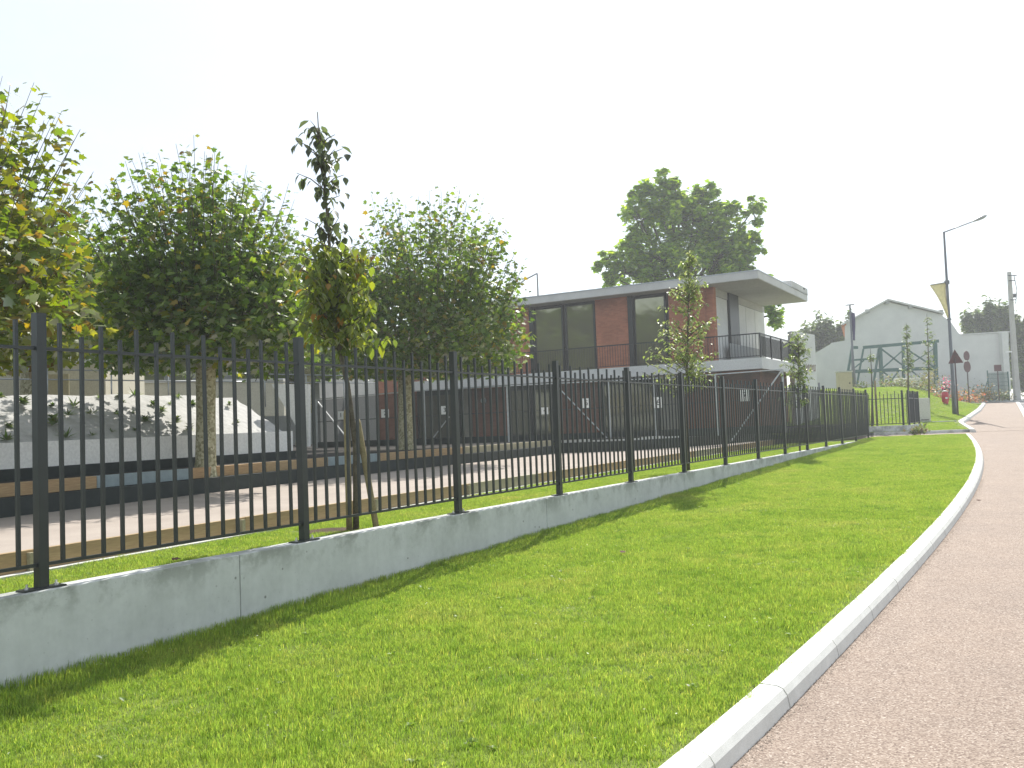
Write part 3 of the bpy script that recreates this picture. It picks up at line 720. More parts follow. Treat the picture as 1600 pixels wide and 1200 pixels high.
# side wall (faces the street): white panels, dark post
bs = [onside(px, 520, AW)[0] for px in (1119, 1139, 1153, 1167, 1181, 1196)]
m = MB(); m.obox(bp_(AW, BW, ZW0), BU * .35, BV * (bs[0] - BW), Vector((0, 0, ZW1 - ZW0))); m.build('brick_wall', 'brick2', bld)
m = MB(); m.obox(bp_(AW, BW, ZW1 - .34), BU * -.004, BV * (bs[5] - BW), Vector((0, 0, .34))); m.build('lintel', 'soffit', bld)
for i in (0, 2, 3, 4):
    m = MB(); m.obox(bp_(AW + .02, bs[i] + .03, ZW0), BU * .2, BV * (bs[i + 1] - bs[i] - .06), Vector((0, 0, ZW1 - ZW0 - .35))); m.build('white_panel', 'white', bld)
m = MB(); m.obox(bp_(AW + .24, BW, ZW0), BU * .1, BV * (bs[5] - BW), Vector((0, 0, ZW1 - ZW0))); m.build('side_backing', 'darkframe', bld)
m = MB(); m.obox(bp_(AW - .1, bs[1], ZW0), BU * .4, BV * (bs[2] - bs[1]), Vector((0, 0, ZW1 - ZW0))); m.build('dark_column', 'darkframe', bld)
# balcony railing
rl = MB(); RZ = ZB1 + 1.1
bbox(rl, .04, 18.4, .05, .09, RZ - .05, RZ); bbox(rl, .04, 18.4, .055, .085, ZB1 + .1, ZB1 + .13)
bbox(rl, .04, .08, .09, RE + 1.3, RZ - .05, RZ); bbox(rl, .045, .075, .09, RE + 1.3, ZB1 + .1, ZB1 + .13)
rail = rl.build('balcony_railing', 'darkframe', bld)
m = MB()
for i in range(int(18.3 / .13)): bbox(m, .1 + i * .13, .116 + i * .13, .062, .078, ZB1 + .13, RZ - .05)
o = m.build('balusters', 'darkframe', rail); o['kind'] = 'stuff'
m = MB()
for i in range(int((RE + 1.2) / .13)): bbox(m, .052, .068, .12 + i * .13, .136 + i * .13, ZB1 + .13, RZ - .05)
o = m.build('balusters', 'darkframe', rail); o['kind'] = 'stuff'
for i in range(6):
    m = MB(); bbox(m, .03, .09, .1 + i * 1.85, .16 + i * 1.85, ZB1, RZ); m.build('railing_post', 'darkframe', rail)
m = MB(); bbox(m, .085, .09, .2, RE + 1.2, ZB1 + .14, RZ - .12); m.build('dark_screen', 'net', rail)
m = MB(); bbox(m, AW - .3, AW - .26, 2.4, RE, ZB1 + .01, ZB1 + .95); m.build('parapet_board', 'grey_render', bld)
# ground floor
GZ0, GZ1 = ZY - .1, ZB0 + .05
def gcol(px, b_=1.6): return onplane(px, 640, b_)[0]
for pr, plx, kd in [(1190, 1130, 'brick'), (1125, 1066, 'brick'), (1062, 1030, 'cream'), (1026, 942, 'glass'), (936, 868, 'brick'), (864, 832, 'glass'), (828, 796, 'glass'), (792, 738, 'brick'), (733, 722, 'cream'), (718, 652, 'glass')]:
    a0, a1 = gcol(pr), gcol(plx)
    if kd == 'glass':
        m = MB(); bbox(m, a0 + .06, a1 - .06, 1.7, 1.72, GZ0 + .1, GZ1 - .3); wd = m.build('window', 'glass', bld)
        m = MB(); bbox(m, a0, a1, 1.65, 1.78, GZ1 - .3, GZ1 - .01); bbox(m, a0 - .03, a0 + .06, 1.64, 1.78, GZ0, GZ1 - .01); bbox(m, a1 - .06, a1 + .03, 1.64, 1.78, GZ0, GZ1 - .01)
        m.build('window_frame', 'darkframe', wd)
    else:
        m = MB(); bbox(m, a0, a1, 1.6, 1.95, GZ0, GZ1 - .003); m.build('brick_wall' if kd == 'brick' else 'rendered_wall', kd, bld)
m = MB(); bbox(m, 1.25, 19.2, 2.0, RE, GZ0, GZ1 - .003); m.build('ground_floor_core', 'grey_render', bld)
m = MB(); m.obox(bp_(.9, 1.6, GZ0), BU * .3, BV * (RE - 1.6), Vector((0, 0, GZ1 - GZ0 - .003))); m.build('brick_wall', 'brick2', bld)
q = gcol(757); a = bp_(q, 1.56, onplane(757, 626, 1.56)[1]); MB().tube([a, a - BV * .12], [.17, .13], 12).build('wall_lamp', 'paper', bld)

# left wing: white render over two floors with a brick strip
wing = thing('rendered_wing', 'white rendered wing at the left end of the brick pavilion', 'building wing', bp_(21, 3, ZY))
def wcol(px): return onplane(px, 620, .6)[0]
a0, a1 = wcol(586), wcol(546)
m = MB(); bbox(m, a0, a1, .6, 6, ZY - .1, 7.3); m.build('wall', 'white', wing)
a2_, a3_ = wcol(618), wcol(587)
m = MB(); bbox(m, a2_, a3_, .8, 6, ZY - .1, onplane(600, 573, .8)[1]); m.build('brick_panel', 'brick', wing)
m = MB(); bbox(m, a2_, a3_, .8, 6, onplane(600, 572, .8)[1] + .02, 7.3); m.build('upper_wall', 'white', wing)
zz = onplane(600, 572, .78)[1] + .2; m = MB(); bbox(m, a2_ + .15, a3_ - .15, .74, .82, zz, zz + 1.1); wd = m.build('window', 'glass', wing)
m = MB(); bbox(m, a2_ + .08, a3_ - .08, .73, .79, zz - .08, zz); m.build('sill', 'white', wd)
m = MB(); bbox(m, a1, a1 + 4.2, 1.5, 6, ZY - .1, 4.3); m.build('annex_wall', 'grey_render', wing)
m = MB(); bbox(m, a1 + .02, a1 + 4.4, .2, 6.2, 3.42, 3.62); m.build('canopy', 'lconc', wing)
m = MB(); bbox(m, a1 + .3, a1 + 1.3, 1.44, 1.5, ZY, 3.2); m.build('door', 'darkframe', wing)
m = MB(); bbox(m, a1 + 1.8, a1 + 3.4, 1.44, 1.5, ZY, 3.2); m.build('door', 'darkframe', wing)

# pale blade wall at the end of the terrace with brown lettering
bl = thing('blade_wall', 'tall pale rendered wall with small brown lettering right of the pavilion terrace', 'wall', at(1256, 690, 45))
pA = at(1238, 520, 44); pB = at(1273, 526, 46.5); zt = pA.z
MB().obox((pA.x, pA.y, .9), (pB.x - pA.x, pB.y - pA.y, 0), (-.15, .3, 0), (0, 0, pB.z - .9 + .1)).build('wall', 'white', bl)
dA = (Vector((pB.x, pB.y, 0)) - Vector((pA.x, pA.y, 0))).normalized()
tz0 = at(1265, 580, 46).z; Lb = (Vector((pB.x, pB.y, 0)) - Vector((pA.x, pA.y, 0))).length
nB = Vector((dA.y, -dA.x, 0))
for i in range(8):
    q = Vector((pA.x, pA.y, tz0)) + dA * (Lb * (.52 + .058 * i)) + nB * .02
    hh = (.34, .28, .34, .32, .34, .30, .34, .34)[i]
    m = MB().obox(q, dA * .03, nB * -.02, Vector((0, 0, hh)))
    if i % 2: m.obox(q + Vector((0, 0, hh - .06)), dA * .09, nB * -.02, Vector((0, 0, .05)))
    else: m.obox(q + Vector((0, 0, .0)), dA * .08, nB * -.02, Vector((0, 0, .05)))
    m.build('letter', 'brown', bl)

# ================================================================== COURT ENCLOSURE
ENC = [(494, 30.0, 624), (662, 27.9, 610), (792, 27.6, 603), (868, 27.9, 599), (950, 28.2, 595), (1022, 28.6, 591), (1117, 29.3, 585), (1222, 30.0, 577)]
enc = thing('court_enclosure', 'tall steel-framed enclosure with dark net panels around the far end of the gravel courts', 'enclosure', at(860, 693, 28))
EP = []
for px, Y, ty in ENC:
    t = at(px, ty, Y); EP.append((Vector((t.x, t.y, 1.07)), t))
for i, (b0, t0) in enumerate(EP):
    MB().cbox(b0, .06, .06, t0.z - b0.z).build('post', 'galv', enc)
for i in range(len(EP) - 1):
    (b0, t0), (b1_, t1) = EP[i], EP[i + 1]
    MB().bar(t0, t1, .035).build('top_rail', 'galv', enc)
    MB().bar(b0 + Vector((0, 0, .13)), b1_ + Vector((0, 0, .13)), .03, .26).build('base_board', 'dark', enc)
    m0, m1_ = b0.lerp(t0, .55), b1_.lerp(t1, .55)
    MB().bar(m0, m1_, .022).build('middle_rail', 'darkframe', enc)
    n_ = MB(); n_.add([b0 + Vector((0, .03, .1)), b1_ + Vector((0, .03, .1)), t1 + Vector((0, .03, -.03)), t0 + Vector((0, .03, -.03))], [(0, 1, 2, 3)]); n_.build('net_panel', 'net', enc)
def enc_pt(px, py):
    for i in range(len(ENC) - 1):
        if ENC[i][0] <= px <= ENC[i + 1][0] or i == len(ENC) - 2:
            t = (px - ENC[i][0]) / (ENC[i + 1][0] - ENC[i][0]); return at(px, py, ENC[i][1] + (ENC[i + 1][1] - ENC[i][1]) * t - .06)
for a, b_ in (((496, 627), (541, 683)), ((702, 651), (677, 684)), ((868, 601), (948, 684)), ((1221, 579), (1142, 690))):
    MB().bar(enc_pt(*a), enc_pt(*b_), .055, .03).build('brace', 'galv', enc)
def digit(ch, parent, c, h, dx):
    cu = bpy.data.curves.new('digit', 'FONT'); cu.body = ch; cu.size = h; cu.extrude = .002; cu.align_x = 'CENTER'; cu.align_y = 'CENTER'
    to = bpy.data.objects.new('digit_tmp', cu); COL.objects.link(to); bpy.context.view_layer.update()
    me = bpy.data.meshes.new_from_object(to.evaluated_get(bpy.context.evaluated_depsgraph_get())); bpy.data.objects.remove(to)
    me.materials.clear(); me.materials.append(MT['ink'])
    o = bpy.data.objects.new('digit', me); COL.objects.link(o); o.parent = parent; o.location = c; o.rotation_euler = (rad(90), 0, 0)
for i, (px, py, w_, h_) in enumerate(((533, 649, 9, 13), (602, 646, 12, 13), (695, 641, 11, 13), (851, 642, 11, 11), (916, 630, 12, 15), (1028, 629, 14, 17), (1163, 618, 15, 18))):
    q = enc_pt(px, py); q.y -= .05; s_ = q.y / 1400
    pt = thing('number_plate', ['white court number plate beside the leaning young tree, leftmost of the row', 'white number plate between the young tree and the second plane trunk', 'white number plate just right of the second plane trunk',
               'white number plate in front of the pale ground floor window', 'white number plate on red brick, above the long diagonal brace', 'white number plate in front of the cream panel', 'largest white number plate, nearest the right end of the enclosure'][i], 'number plate', q)
    pl_ = MB().obox((-w_ * s_ / 2, 0, -h_ * s_ / 2), (w_ * s_, 0, 0), (0, .01, 0), (0, 0, h_ * s_)).build('plate', 'paper', None); pl_.parent = pt
    digit(str(i + 1), pt, (0, -.004, 0), h_ * s_ * .75, 0)

# ================================================================== TREES
def branch(m, p, d, L, r0, r1, n=5, bend=.15, seg=7):
    pts = [Vector(p)]; d = Vector(d).normalized()
    for i in range(n):
        d = (d + Vector((R.uniform(-bend, bend), R.uniform(-bend, bend), R.uniform(-bend, bend) * .5))).normalized(); pts.append(pts[-1] + d * (L / n))
    m.tube(pts, [r0 + (r1 - r0) * i / n for i in range(n + 1)], seg); return pts

from mathutils import noise as mn
def plane_tree(base, zc0, zc1, rl_, rr, rdep, label, trunk_r=.15, yellow=.06, nsh=120, leaf=.19, lean=0, fill=2200, visible_from=None, wcol=GREENS):
    """pollarded plane: short mottled trunk, spreading limbs, a domed head of upright leafy shoots"""
    base = Vector(base); t = thing('plane_tree', label, 'tree', base, None)
    H = zc0 - base.z; top = Vector((lean, 0, H + .25)); m = MB()
    pts = [Vector((0, 0, -.1)), Vector((0, 0, .04)), Vector((.01, 0, .25)), Vector((lean * .4, .02, H * .5)), Vector((lean * .8, 0, H * .85)), top]
    m.tube(pts, [trunk_r * 1.35, trunk_r * 1.25, trunk_r * 1.05, trunk_r * .97, trunk_r * 1.0, trunk_r * 1.25], 14)
    tr = m.build('trunk', 'planebark', None, True); tr.parent = t
    cx = (rr - rl_) / 2; rx_ = (rr + rl_) / 2; Hc = zc1 - zc0
    tips = []
    limbs = []
    for k in range(9):
        a = k / 9 * 6.283 + R.uniform(-.25, .25); mm = MB()
        e_ = Vector((cx * .6 + math.cos(a) * rx_ * .62, math.sin(a) * rdep * .62, H + R.uniform(.35, .8) * Hc * .45))
        d = e_ - top; ps = [top + Vector((0, 0, -.15)), top + d * .35 + Vector((0, 0, .02)), top + d * .7 + Vector((0, 0, .05)), e_]
        mm.tube(ps, [trunk_r * .55, trunk_r * .42, trunk_r * .34, trunk_r * .3], 7); o = mm.build('limb', 'planebark', None, True); o.parent = t; limbs.append(ps)
    P_, D_, N_, S_, SH_ = [], [], [], [], MB()
    for k in range(nsh):
        a = R.uniform(0, 6.283); q = math.sqrt(R.random()); lob = 1 + .32 * mn.noise(Vector((math.cos(a) * 1.6, math.sin(a) * 1.6, base.x * 3 + 5))); ux, uy = math.cos(a) * q * lob, math.sin(a) * q * lob
        ztip = H + Hc * (.36 + .64 * math.sqrt(max(0, 1 - q ** 2.8))) * R.uniform(.70, 1.07) * (1 + .22 * mn.noise(Vector((ux * 2.2, uy * 2.2, base.y))))
        tip = Vector((cx + ux * rx_, uy * rdep, ztip))
        out = Vector((ux * .55, uy * .55, 1)).normalized(); L = R.uniform(.8, 1.7); st_ = tip - out * L
        SH_.tube([st_, st_ + out * L * .5 + Vector((R.uniform(-.05, .05), R.uniform(-.05, .05), 0)), tip], [.009, .005, .003], 4, False)
        n_ = int(L / .052)
        for i in range(n_):
            f = i / n_; b0 = st_.lerp(tip, f); aa = R.uniform(0, 6.283); up = R.uniform(-.35, .45) + (.8 if f > .93 else 0)
            d = Vector((math.cos(aa), math.sin(aa), up)).normalized()
            P_.append(b0 + d * R.uniform(.03, .17)); D_.append(Vector((d.x, d.y, d.z - R.uniform(.1, .7)))); N_.append((R.gauss(0, .7), R.gauss(0, .7), 1))
            S_.append(leaf * R.uniform(.55, 1.1) * (1 - .25 * (f > .93)))
    for k in range(int(fill * 1.6)):
        a = R.uniform(0, 6.283); q = R.random() ** .5; zz = R.random() ** 1.2
        rr_ = q * math.sqrt(max(.05, 1 - (zz * .9) ** 3)) * R.uniform(.88, 1.08)
        low = .82 + .18 * min(1, zz * 5)
        P_.append(Vector((cx + math.cos(a) * rx_ * rr_ * low, math.sin(a) * rdep * rr_ * low, H - .15 + Hc * .58 * zz - .10 * R.random())))
        aa = R.uniform(0, 6.283); D_.append((math.cos(aa), math.sin(aa), R.uniform(-.9, .2))); N_.append((R.gauss(0, .9), R.gauss(0, .9), 1)); S_.append(leaf * R.uniform(.75, 1.2))
    o = SH_.build('shoots', 'bark', None, True); o.parent = t
    ti = tints(len(P_), wcol + YEL, [5, 4, 3] + [yellow * 12, yellow * 8, yellow * 4])
    leaf_mesh('crown', PALM, PALMF, P_, D_, N_, S_, ti, 'leaf', t)
    return t

YG_ = [(.10, .14, .020), (.13, .155, .022), (.075, .12, .020)]
plane_tree((-6.75, 10.4, ZY - .0), 2.8, 6.25, 2.0, 1.85, 2.0, 'nearest plane tree at the left edge, large yellowing leaves', .16, .16, 180, .145, 0, 3600, wcol=YG_)
plane_tree((-4.98, 14.45, .985), 2.95, 6.02, 1.85, 2.0, 2.0, 'dark green plane tree whose mottled trunk stands between the first two fence posts', .155, .04, 230, .13, .05, 5000)
plane_tree((-2.65, 21.9, .985), 3.15, 7.28, 1.85, 3.15, 2.6, 'plane tree beside the pavilion, its trunk just left of the third fence post', .175, .05, 260, .14, .05, 5400)
plane_tree((-10.9, 20.2, 2.34), 4.3, 7.3, 3.2, 3.6, 2.6, 'background plane tree with dark trunk on the upper terrace at far left', .2, .05, 120, .2, .1, 2400)
plane_tree((-6.2, 27.0, 2.34), 4.6, 7.4, 2.4, 2.6, 2.2, 'background plane tree glimpsed between the two front plane crowns', .18, .05, 90, .2, .1, 1700)

plane_tree((-14.6, 33.0, 2.34), 4.6, 8.5, 2.8, 2.8, 2.6, 'plane tree on the upper terrace in front of the grey house', .2, .05, 80, .25, .1, 1400)
plane_tree((-21.5, 30.0, 2.34), 4.6, 8.0, 3.0, 3.0, 2.6, 'plane tree at the far left of the upper terrace behind the cream house wall', .2, .05, 80, .25, .1, 1400)
plane_tree((-9.0, 38.0, 1.2), 4.2, 8.2, 2.8, 2.8, 2.6, 'plane tree furthest back, beside the rendered wing of the pavilion', .2, .05, 80, .25, .1, 1400)

def young_tree0(): pass
def young_tree(name, label, base, path, crown, leafsz, nlf, mat='leafdark', cols=None, w=None, trunk_r=.03, droop=.8, split_top=None, T=OV, TF=OVF):
    """path: trunk points; crown: list of (t0, t1, r0, r1, density) along the trunk"""
    base = Vector(base); t = thing(name, label, 'young tree', base)
    m = MB(); path = [Vector(p) for p in path]; n = len(path)
    m.tube(path, [trunk_r * (1 - .85 * i / (n - 1)) for i in range(n)], 8); tk = m.build('trunk', 'bark', None, True); tk.parent = t
    d_ = [0]
    for a, b_ in zip(path, path[1:]): d_.append(d_[-1] + (b_ - a).length)
    tot = d_[-1]
    def pt(f):
        s_ = f * tot
        for i in range(n - 1):
            if s_ <= d_[i + 1] or i == n - 2:
                return path[i].lerp(path[i + 1], (s_ - d_[i]) / (d_[i + 1] - d_[i]))
    br = MB(); P_, D_, N_, S_ = [], [], [], []; single = []
    for (t0, t1, r0, r1, k, lo, ro, *nl) in crown:
        for i in range(k):
            f = R.uniform(t0, t1); a = R.uniform(0, 6.283); rr_ = (r0 + (r1 - r0) * (f - t0) / (t1 - t0)) * R.uniform(.5, 1.05)
            sx = lo if math.cos(a) < 0 else ro
            b0 = pt(max(0, f - .02)); tip = b0 + Vector((math.cos(a) * rr_ * sx, math.sin(a) * rr_, R.uniform(.15, .5) * rr_ + .08))
            mid = b0.lerp(tip, .5) + Vector((0, 0, .03)); br.tube([b0, mid, tip], [.009, .006, .003], 4, False)
            for j in range(nl[0] if nl else nlf):
                u = R.uniform(.25, 1.05); q = b0.lerp(tip, u) + Vector((R.uniform(-.04, .04), R.uniform(-.04, .04), R.uniform(-.03, .05))); aa = R.uniform(0, 6.283)
                dd = Vector((math.cos(aa) * (1 - droop * .6), math.sin(aa) * (1 - droop * .6), -droop * R.uniform(.3, 1.2) + .1)).normalized()
                rec = (q + dd * .02, dd, (math.cos(aa), math.sin(aa), R.uniform(.1, .6)), leafsz * R.uniform(.6, 1.15))
                (single if split_top and f > split_top and len(single) < 180 else P_).append(rec)
    o = br.build('branches', 'bark', None, True); o.parent = t
    cols = cols or GREENS; w = w or [1] * len(cols)
    if P_: leaf_mesh('crown', T, TF, [r[0] for r in P_], [r[1] for r in P_], [r[2] for r in P_], [r[3] for r in P_], tints(len(P_), cols, w), mat, t)
    if single:
        mes = []
        for k in range(6):
            o = leaf_mesh('leaf', T, TF, [(0, 0, 0)], [(0, 1, 0)], [(0, 0, 1)], [1], tints(1, [(.045, .06, .03), (.055, .075, .03)], [1, 1]), mat, None); mes.append(o.data); bpy.data.objects.remove(o)
        for q, dd, nn_, s_ in single:
            dd = Vector(dd); x = dd.cross(Vector(nn_)).normalized(); z = x.cross(dd)
            o = bpy.data.objects.new('leaf', R.choice(mes)); COL.objects.link(o); o.parent = t
            o.matrix_local = Matrix.Translation(q) @ Matrix((x, dd, z)).transposed().to_4x4() @ Matrix.Scale(s_, 4)
    return t
# slender leaning tree next to the second post
YB = 9.6
b0 = at(556, 826, YB); b0.z = ZS
pp = [at(px, py, YB - .0) - b0 for px, py in ((556, 830), (556, 700), (543, 600), (530, 545), (519, 450), (514, 370), (508, 300), (500, 240), (496, 175))]
pp[0] = Vector((0, 0, -.05))
young_tree('young_tree', 'tall slender leaning young tree with drooping leaves tied to stakes beside the second post', b0, pp,
           [(.43, .64, .56, .46, 105, 1.15, 1.0, 11), (.62, .74, .34, .30, 20, 1.1, 1.1, 6), (.73, .80, .20, .2, 7, 1, 1, 5), (.80, .92, .30, .28, 20, 1, 1, 5), (.92, .995, .20, .10, 8, 1, 1, 4)], .13, 14,
           cols=[(.10, .14, .028), (.14, .17, .03), (.07, .10, .025), (.22, .13, .03)], w=[4, 4, 2, .3], trunk_r=.034, split_top=.70)
for i, (pa_, pb_, off) in enumerate((((546, 832), (541, 640), -.03), ((590, 822), (559, 655), .05))):
    a = at(*pa_, YB + off); b_ = at(*pb_, YB + off); a.z = ZS - .1; st = MB().tube([a, a.lerp(b_, .5), b_ - Vector((0, 0, .04)), b_], [.034, .034, .033, .02], 9)
    o = st.build('tree_stake', 'stake', None, True)
    tag(o, ['upright wooden stake close against the trunk of the slender leaning tree', 'slanting wooden stake right of the slender leaning tree'][i], 'stake')
ro = MB()
c0 = at(500, 833, 9.5); c0.z = ZS + .01
# earth patch round the tree foot
ep = MB(); vs = [Vector((c0.x + .1 + math.cos(k / 18 * 6.283) * (.34 + R.uniform(-.05, .05)), 9.62 + math.sin(k / 18 * 6.283) * (.26 + R.uniform(-.04, .04)), ZS + .008)) for k in range(18)]
ep.add(vs, [tuple(range(18))]); struct(ep.build('earth_patch', 'earth'))
# second young tree in front of the pavilion
Y2 = 18.4; b2 = at(1076, 735, Y2); b2.z = ZS
young_tree('young_tree', 'pale leafy young tree standing in front of the pavilion facade', b2, [(0, 0, 0), (0, 0, 1), at(1073, 600, Y2) - b2, at(1075, 500, Y2) - b2, at(1077, 390, Y2) - b2],
           [(.34, .62, .95, .90, 80, .95, .80), (.6, .85, .80, .45, 50, .9, .85), (.84, .99, .30, .14, 18, 1, 1)], .105, 12, 'leaf', [(.15, .20, .06), (.20, .23, .09), (.11, .16, .05)], trunk_r=.035, droop=.55)
Y3 = 25.5; b3 = at(1250, 706, Y3); b3.z = ZS
young_tree('young_tree', 'smaller young tree in front of the pale blade wall', b3, [(0, 0, 0), (0, 0, 1.2), at(1248, 600, Y3) - b3, at(1247, 518, Y3) - b3],
           [(.36, .97, .55, .34, 84, 1, .85)], .11, 12, 'leaf', [(.12, .17, .05), (.17, .20, .07), (.09, .14, .04)], trunk_r=.03, droop=.5)
# three thin trees on the embankment
for i, (px, top_, bot, Y, lab, cr) in enumerate(((1418, 505, 609, 52, 'narrow dark columnar young tree in front of the green steel frame', [(.34, .98, .40, .16, 60, 1, 1)]),
                                      (1450, 490, 612, 50, 'sparse tall young tree just left of the yellow bannered lamp', [(.42, .98, .42, .22, 34, 1, 1)]),
                                      (1362, 545, 655, 41, 'nearly bare thin young tree behind the end of the picket fence', [(.55, .98, .22, .12, 8, 1, 1)]))):
    b_ = at(px, bot, Y); b_.z = bank(b_.x, b_.y) - .02; tp = at(px - 2, top_, Y) - b_
    young_tree('young_tree', lab, b_, [(0, 0, 0), tuple(tp * .5 + Vector((.04, 0, 0))), tuple(tp)], cr, .16, 9, 'leaf', GREENS + [(.12, .14, .05)], trunk_r=.06, droop=.4)
    if i == 2:
        q = b_ + Vector((.12, -.3, 0)); tag(MB().tube([q, q + Vector((0, 0, 2.2))], .05, 8).build('tree_stake', 'stake', None, True), 'thick grey stake next to the bare thin tree beyond the fence', 'stake')

def big_tree(name, label, base, blobs, leaf, nper, cols, w=None, trunk=.35, T=OV, TF=OVF, spikes=False):
    """crown of many leafy clumps; blobs: (dx, dy, z, rx, ry, rz) relative to base"""
    base = Vector(base); t = thing(name, label, 'tree', base); m = MB()
    zc = np.mean([b_[2] for b_ in blobs]); m.tube([(0, 0, -.3), (0, 0, zc * .3), (.1, 0, zc * .6)], [trunk * 1.2, trunk, trunk * .7], 10); tk = m.build('trunk', 'bark', None, True); tk.parent = t
    br = MB(); P_, D_, N_, S_ = [], [], [], []
    for b_ in blobs:
        c = Vector(b_[:3]); s0 = Vector((.1, 0, min(zc * .6, c.z * .7))); br.tube([s0, s0.lerp(c, .5) + Vector((0, 0, .2)), c], [trunk * .35, trunk * .2, trunk * .08], 6, False)
        vol = b_[3] * b_[4] * b_[5]; nc = max(6, int(14 * vol ** .55))
        for k in range(nc):
            a = R.uniform(0, 6.283); e_ = math.asin(R.uniform(-1, 1)); q = R.uniform(.45, 1.0)
            cc = c + Vector((math.cos(a) * math.cos(e_) * b_[3] * q, math.sin(a) * math.cos(e_) * b_[4] * q, math.sin(e_) * b_[5] * q))
            cr = R.uniform(.3, .8) * (vol ** (1 / 3)) * .42
            br.tube([c.lerp(cc, .2), cc], [.04, .012], 4, False)
            for j in range(nper):
                v = Vector((R.gauss(0, 1), R.gauss(0, 1), R.gauss(0, .8))) * (cr * .55)
                if spikes: v.z *= 2.8; v.x *= .5; v.y *= .5
                P_.append(cc + v); aa = R.uniform(0, 6.283); D_.append((math.cos(aa), math.sin(aa), R.uniform(-1, .3))); N_.append((R.uniform(-.6, .6), R.uniform(-.6, .6), 1)); S_.append(leaf * R.uniform(.6, 1.2))
    o = br.build('branches', 'bark', None, True); o.parent = t
    leaf_mesh('crown', T, TF, P_, D_, N_, S_, tints(len(P_), cols, w or [1] * len(cols)), 'leaf', t); return t
# tall tree behind the pavilion
YT = 60.0; bt = at(1075, 640, YT); bt.z = 1.6; s6 = YT / 1400
def blob(px, py, rpx, rpy, dy=0, ref=bt, Y=YT):
    q = at(px, py, Y) - ref; return (q.x, dy, q.z, rpx * Y / 1400, max(rpx, rpy) * Y / 1400, rpy * Y / 1400)
big_tree('broad_tree', 'tall broad tree rising behind the flat roof of the pavilion', bt,
         [blob(1030, 310, 34, 34), blob(1000, 345, 28, 38), blob(1060, 345, 48, 40), blob(1110, 350, 40, 40), blob(1150, 375, 30, 34), blob(1175, 330, 17, 26), blob(1172, 385, 20, 30),
          blob(1040, 400, 50, 38), blob(1110, 405, 50, 36), blob(985, 395, 26, 34), blob(950, 408, 20, 26), blob(955, 432, 14, 14), blob(1168, 415, 22, 16), blob(1205, 492, 22, 24), blob(1055, 290, 18, 22), blob(1180, 460, 30, 30), blob(1138, 340, 26, 26), blob(1085, 320, 34, 28), blob(1140, 400, 34, 36), blob(1010, 420, 34, 26), blob(1040, 275, 16, 14), blob(975, 425, 24, 22), blob(1060, 440, 50, 22), blob(1130, 440, 44, 20), blob(1000, 300, 22, 20), blob(1100, 300, 22, 18)],
         .36, 42, [(.16, .26, .03), (.24, .33, .045), (.11, .19, .025)], trunk=.45, T=PALM, TF=PALMF)
# tall trees left of the frame, seen only as reflections in the pavilion windows
for bx_, by_, hh_ in ((-25.0, 27.0, 9.5), (-31.0, 19.0, 10.5), (-22.0, 19.5, 8.5)):
    big_tree('broad_tree', 'tall tree outside the left edge of the picture, reflected in the pavilion windows', (bx_, by_, 2.5), [(0, 0, hh_ * .6, 3.2, 3.2, 3.0), (1.5, -1, hh_ * .8, 2.6, 2.4, 2.2), (-1.5, 1, hh_ * .75, 2.6, 2.4, 2.2)], .45, 40, GREENS, trunk=.3, T=PALM, TF=PALMF)['group'] = 'tall trees left of the picture'
# hedge-like trees beyond
for nm, lab, Y, bs_ in (('background_tree', 'shrubby tree with upright shoots left of the white gabled house', 92, [(1262, 530, 18, 22), (1285, 520, 20, 24), (1308, 525, 20, 24), (1325, 515, 14, 18), (1290, 555, 32, 26), (1250, 548, 14, 20)]),
                       ('background_tree', 'rounded tree behind the right part of the white gabled house wall', 97, [(1520, 505, 20, 20), (1545, 495, 20, 22), (1567, 502, 18, 22), (1590, 510, 18, 22), (1545, 520, 34, 18), (1592, 545, 18, 26)]),
                       ('background_tree', 'greyish tree at the right edge behind the concrete utility pole', 100, [(1600, 540, 14, 34), (1598, 580, 16, 30), (1618, 560, 24, 50)])):
    rf = at(bs_[0][0] + 10, 600, Y); rf.z = g(Y)
    big_tree(nm, lab, rf, [blob(a, b_, c, d, 0, rf, Y) for a, b_, c, d in bs_], .55, 46, [(.075, .11, .035), (.11, .14, .05), (.06, .09, .035)], trunk=.3, spikes=True)

# ================================================================== WHITE GABLED HOUSE
YH = 76.0
hs_ = thing('gabled_house', 'large white gabled house with a lower side wall at the right', 'house', at(1400, 612, YH))
out_ = [(1262, 640), (1273, 552), (1297, 538), (1298, 536), (1320, 532), (1320, 506), (1385, 471), (1470, 491), (1487, 505), (1498, 521), (1505, 524), (1576, 520), (1576, 640)]
gw = MB(); gw.prism([at(a, b_, YH) for a, b_ in out_], (4.7, 12, 0)); gw.build('wall', 'white', hs_)
def ed_(m, a, b_, w, dy0, dep): m.obox(at(*a, YH) + Vector((0, -dy0, 0)), at(*b_, YH) - at(*a, YH), (.39 * dep, dep, 0), (0, 0, w))
for (a, b_) in (((1314, 509), (1385, 470)), ((1385, 470), (1472, 491)), ):
    m = MB(); ed_(m, a, b_, .14, .35, 12.6); m.build('roof', 'lconc', hs_)
m = MB(); ed_(m, (1313, 512), (1320, 508), .22, .3, 10); m.build('eaves_tiles', 'tile', hs_)
for a in ((1386, 475), (1355, 489), (1422, 482), (1470, 490)):
    q = at(*a, YH - .1); MB().cbox(q, .3, .3, .3).build('roof_bracket', 'lamphead', hs_)
m = MB(); ed_(m, (1502, 524), (1577, 519.5), .12, .06, .5); m.build('coping', 'lconc', hs_)
m = MB().cbox(at(1573, 612, YH - .25), .5, .5, at(1573, 519, YH).z - at(1573, 612, YH).z); m.build('pier', 'white', hs_)
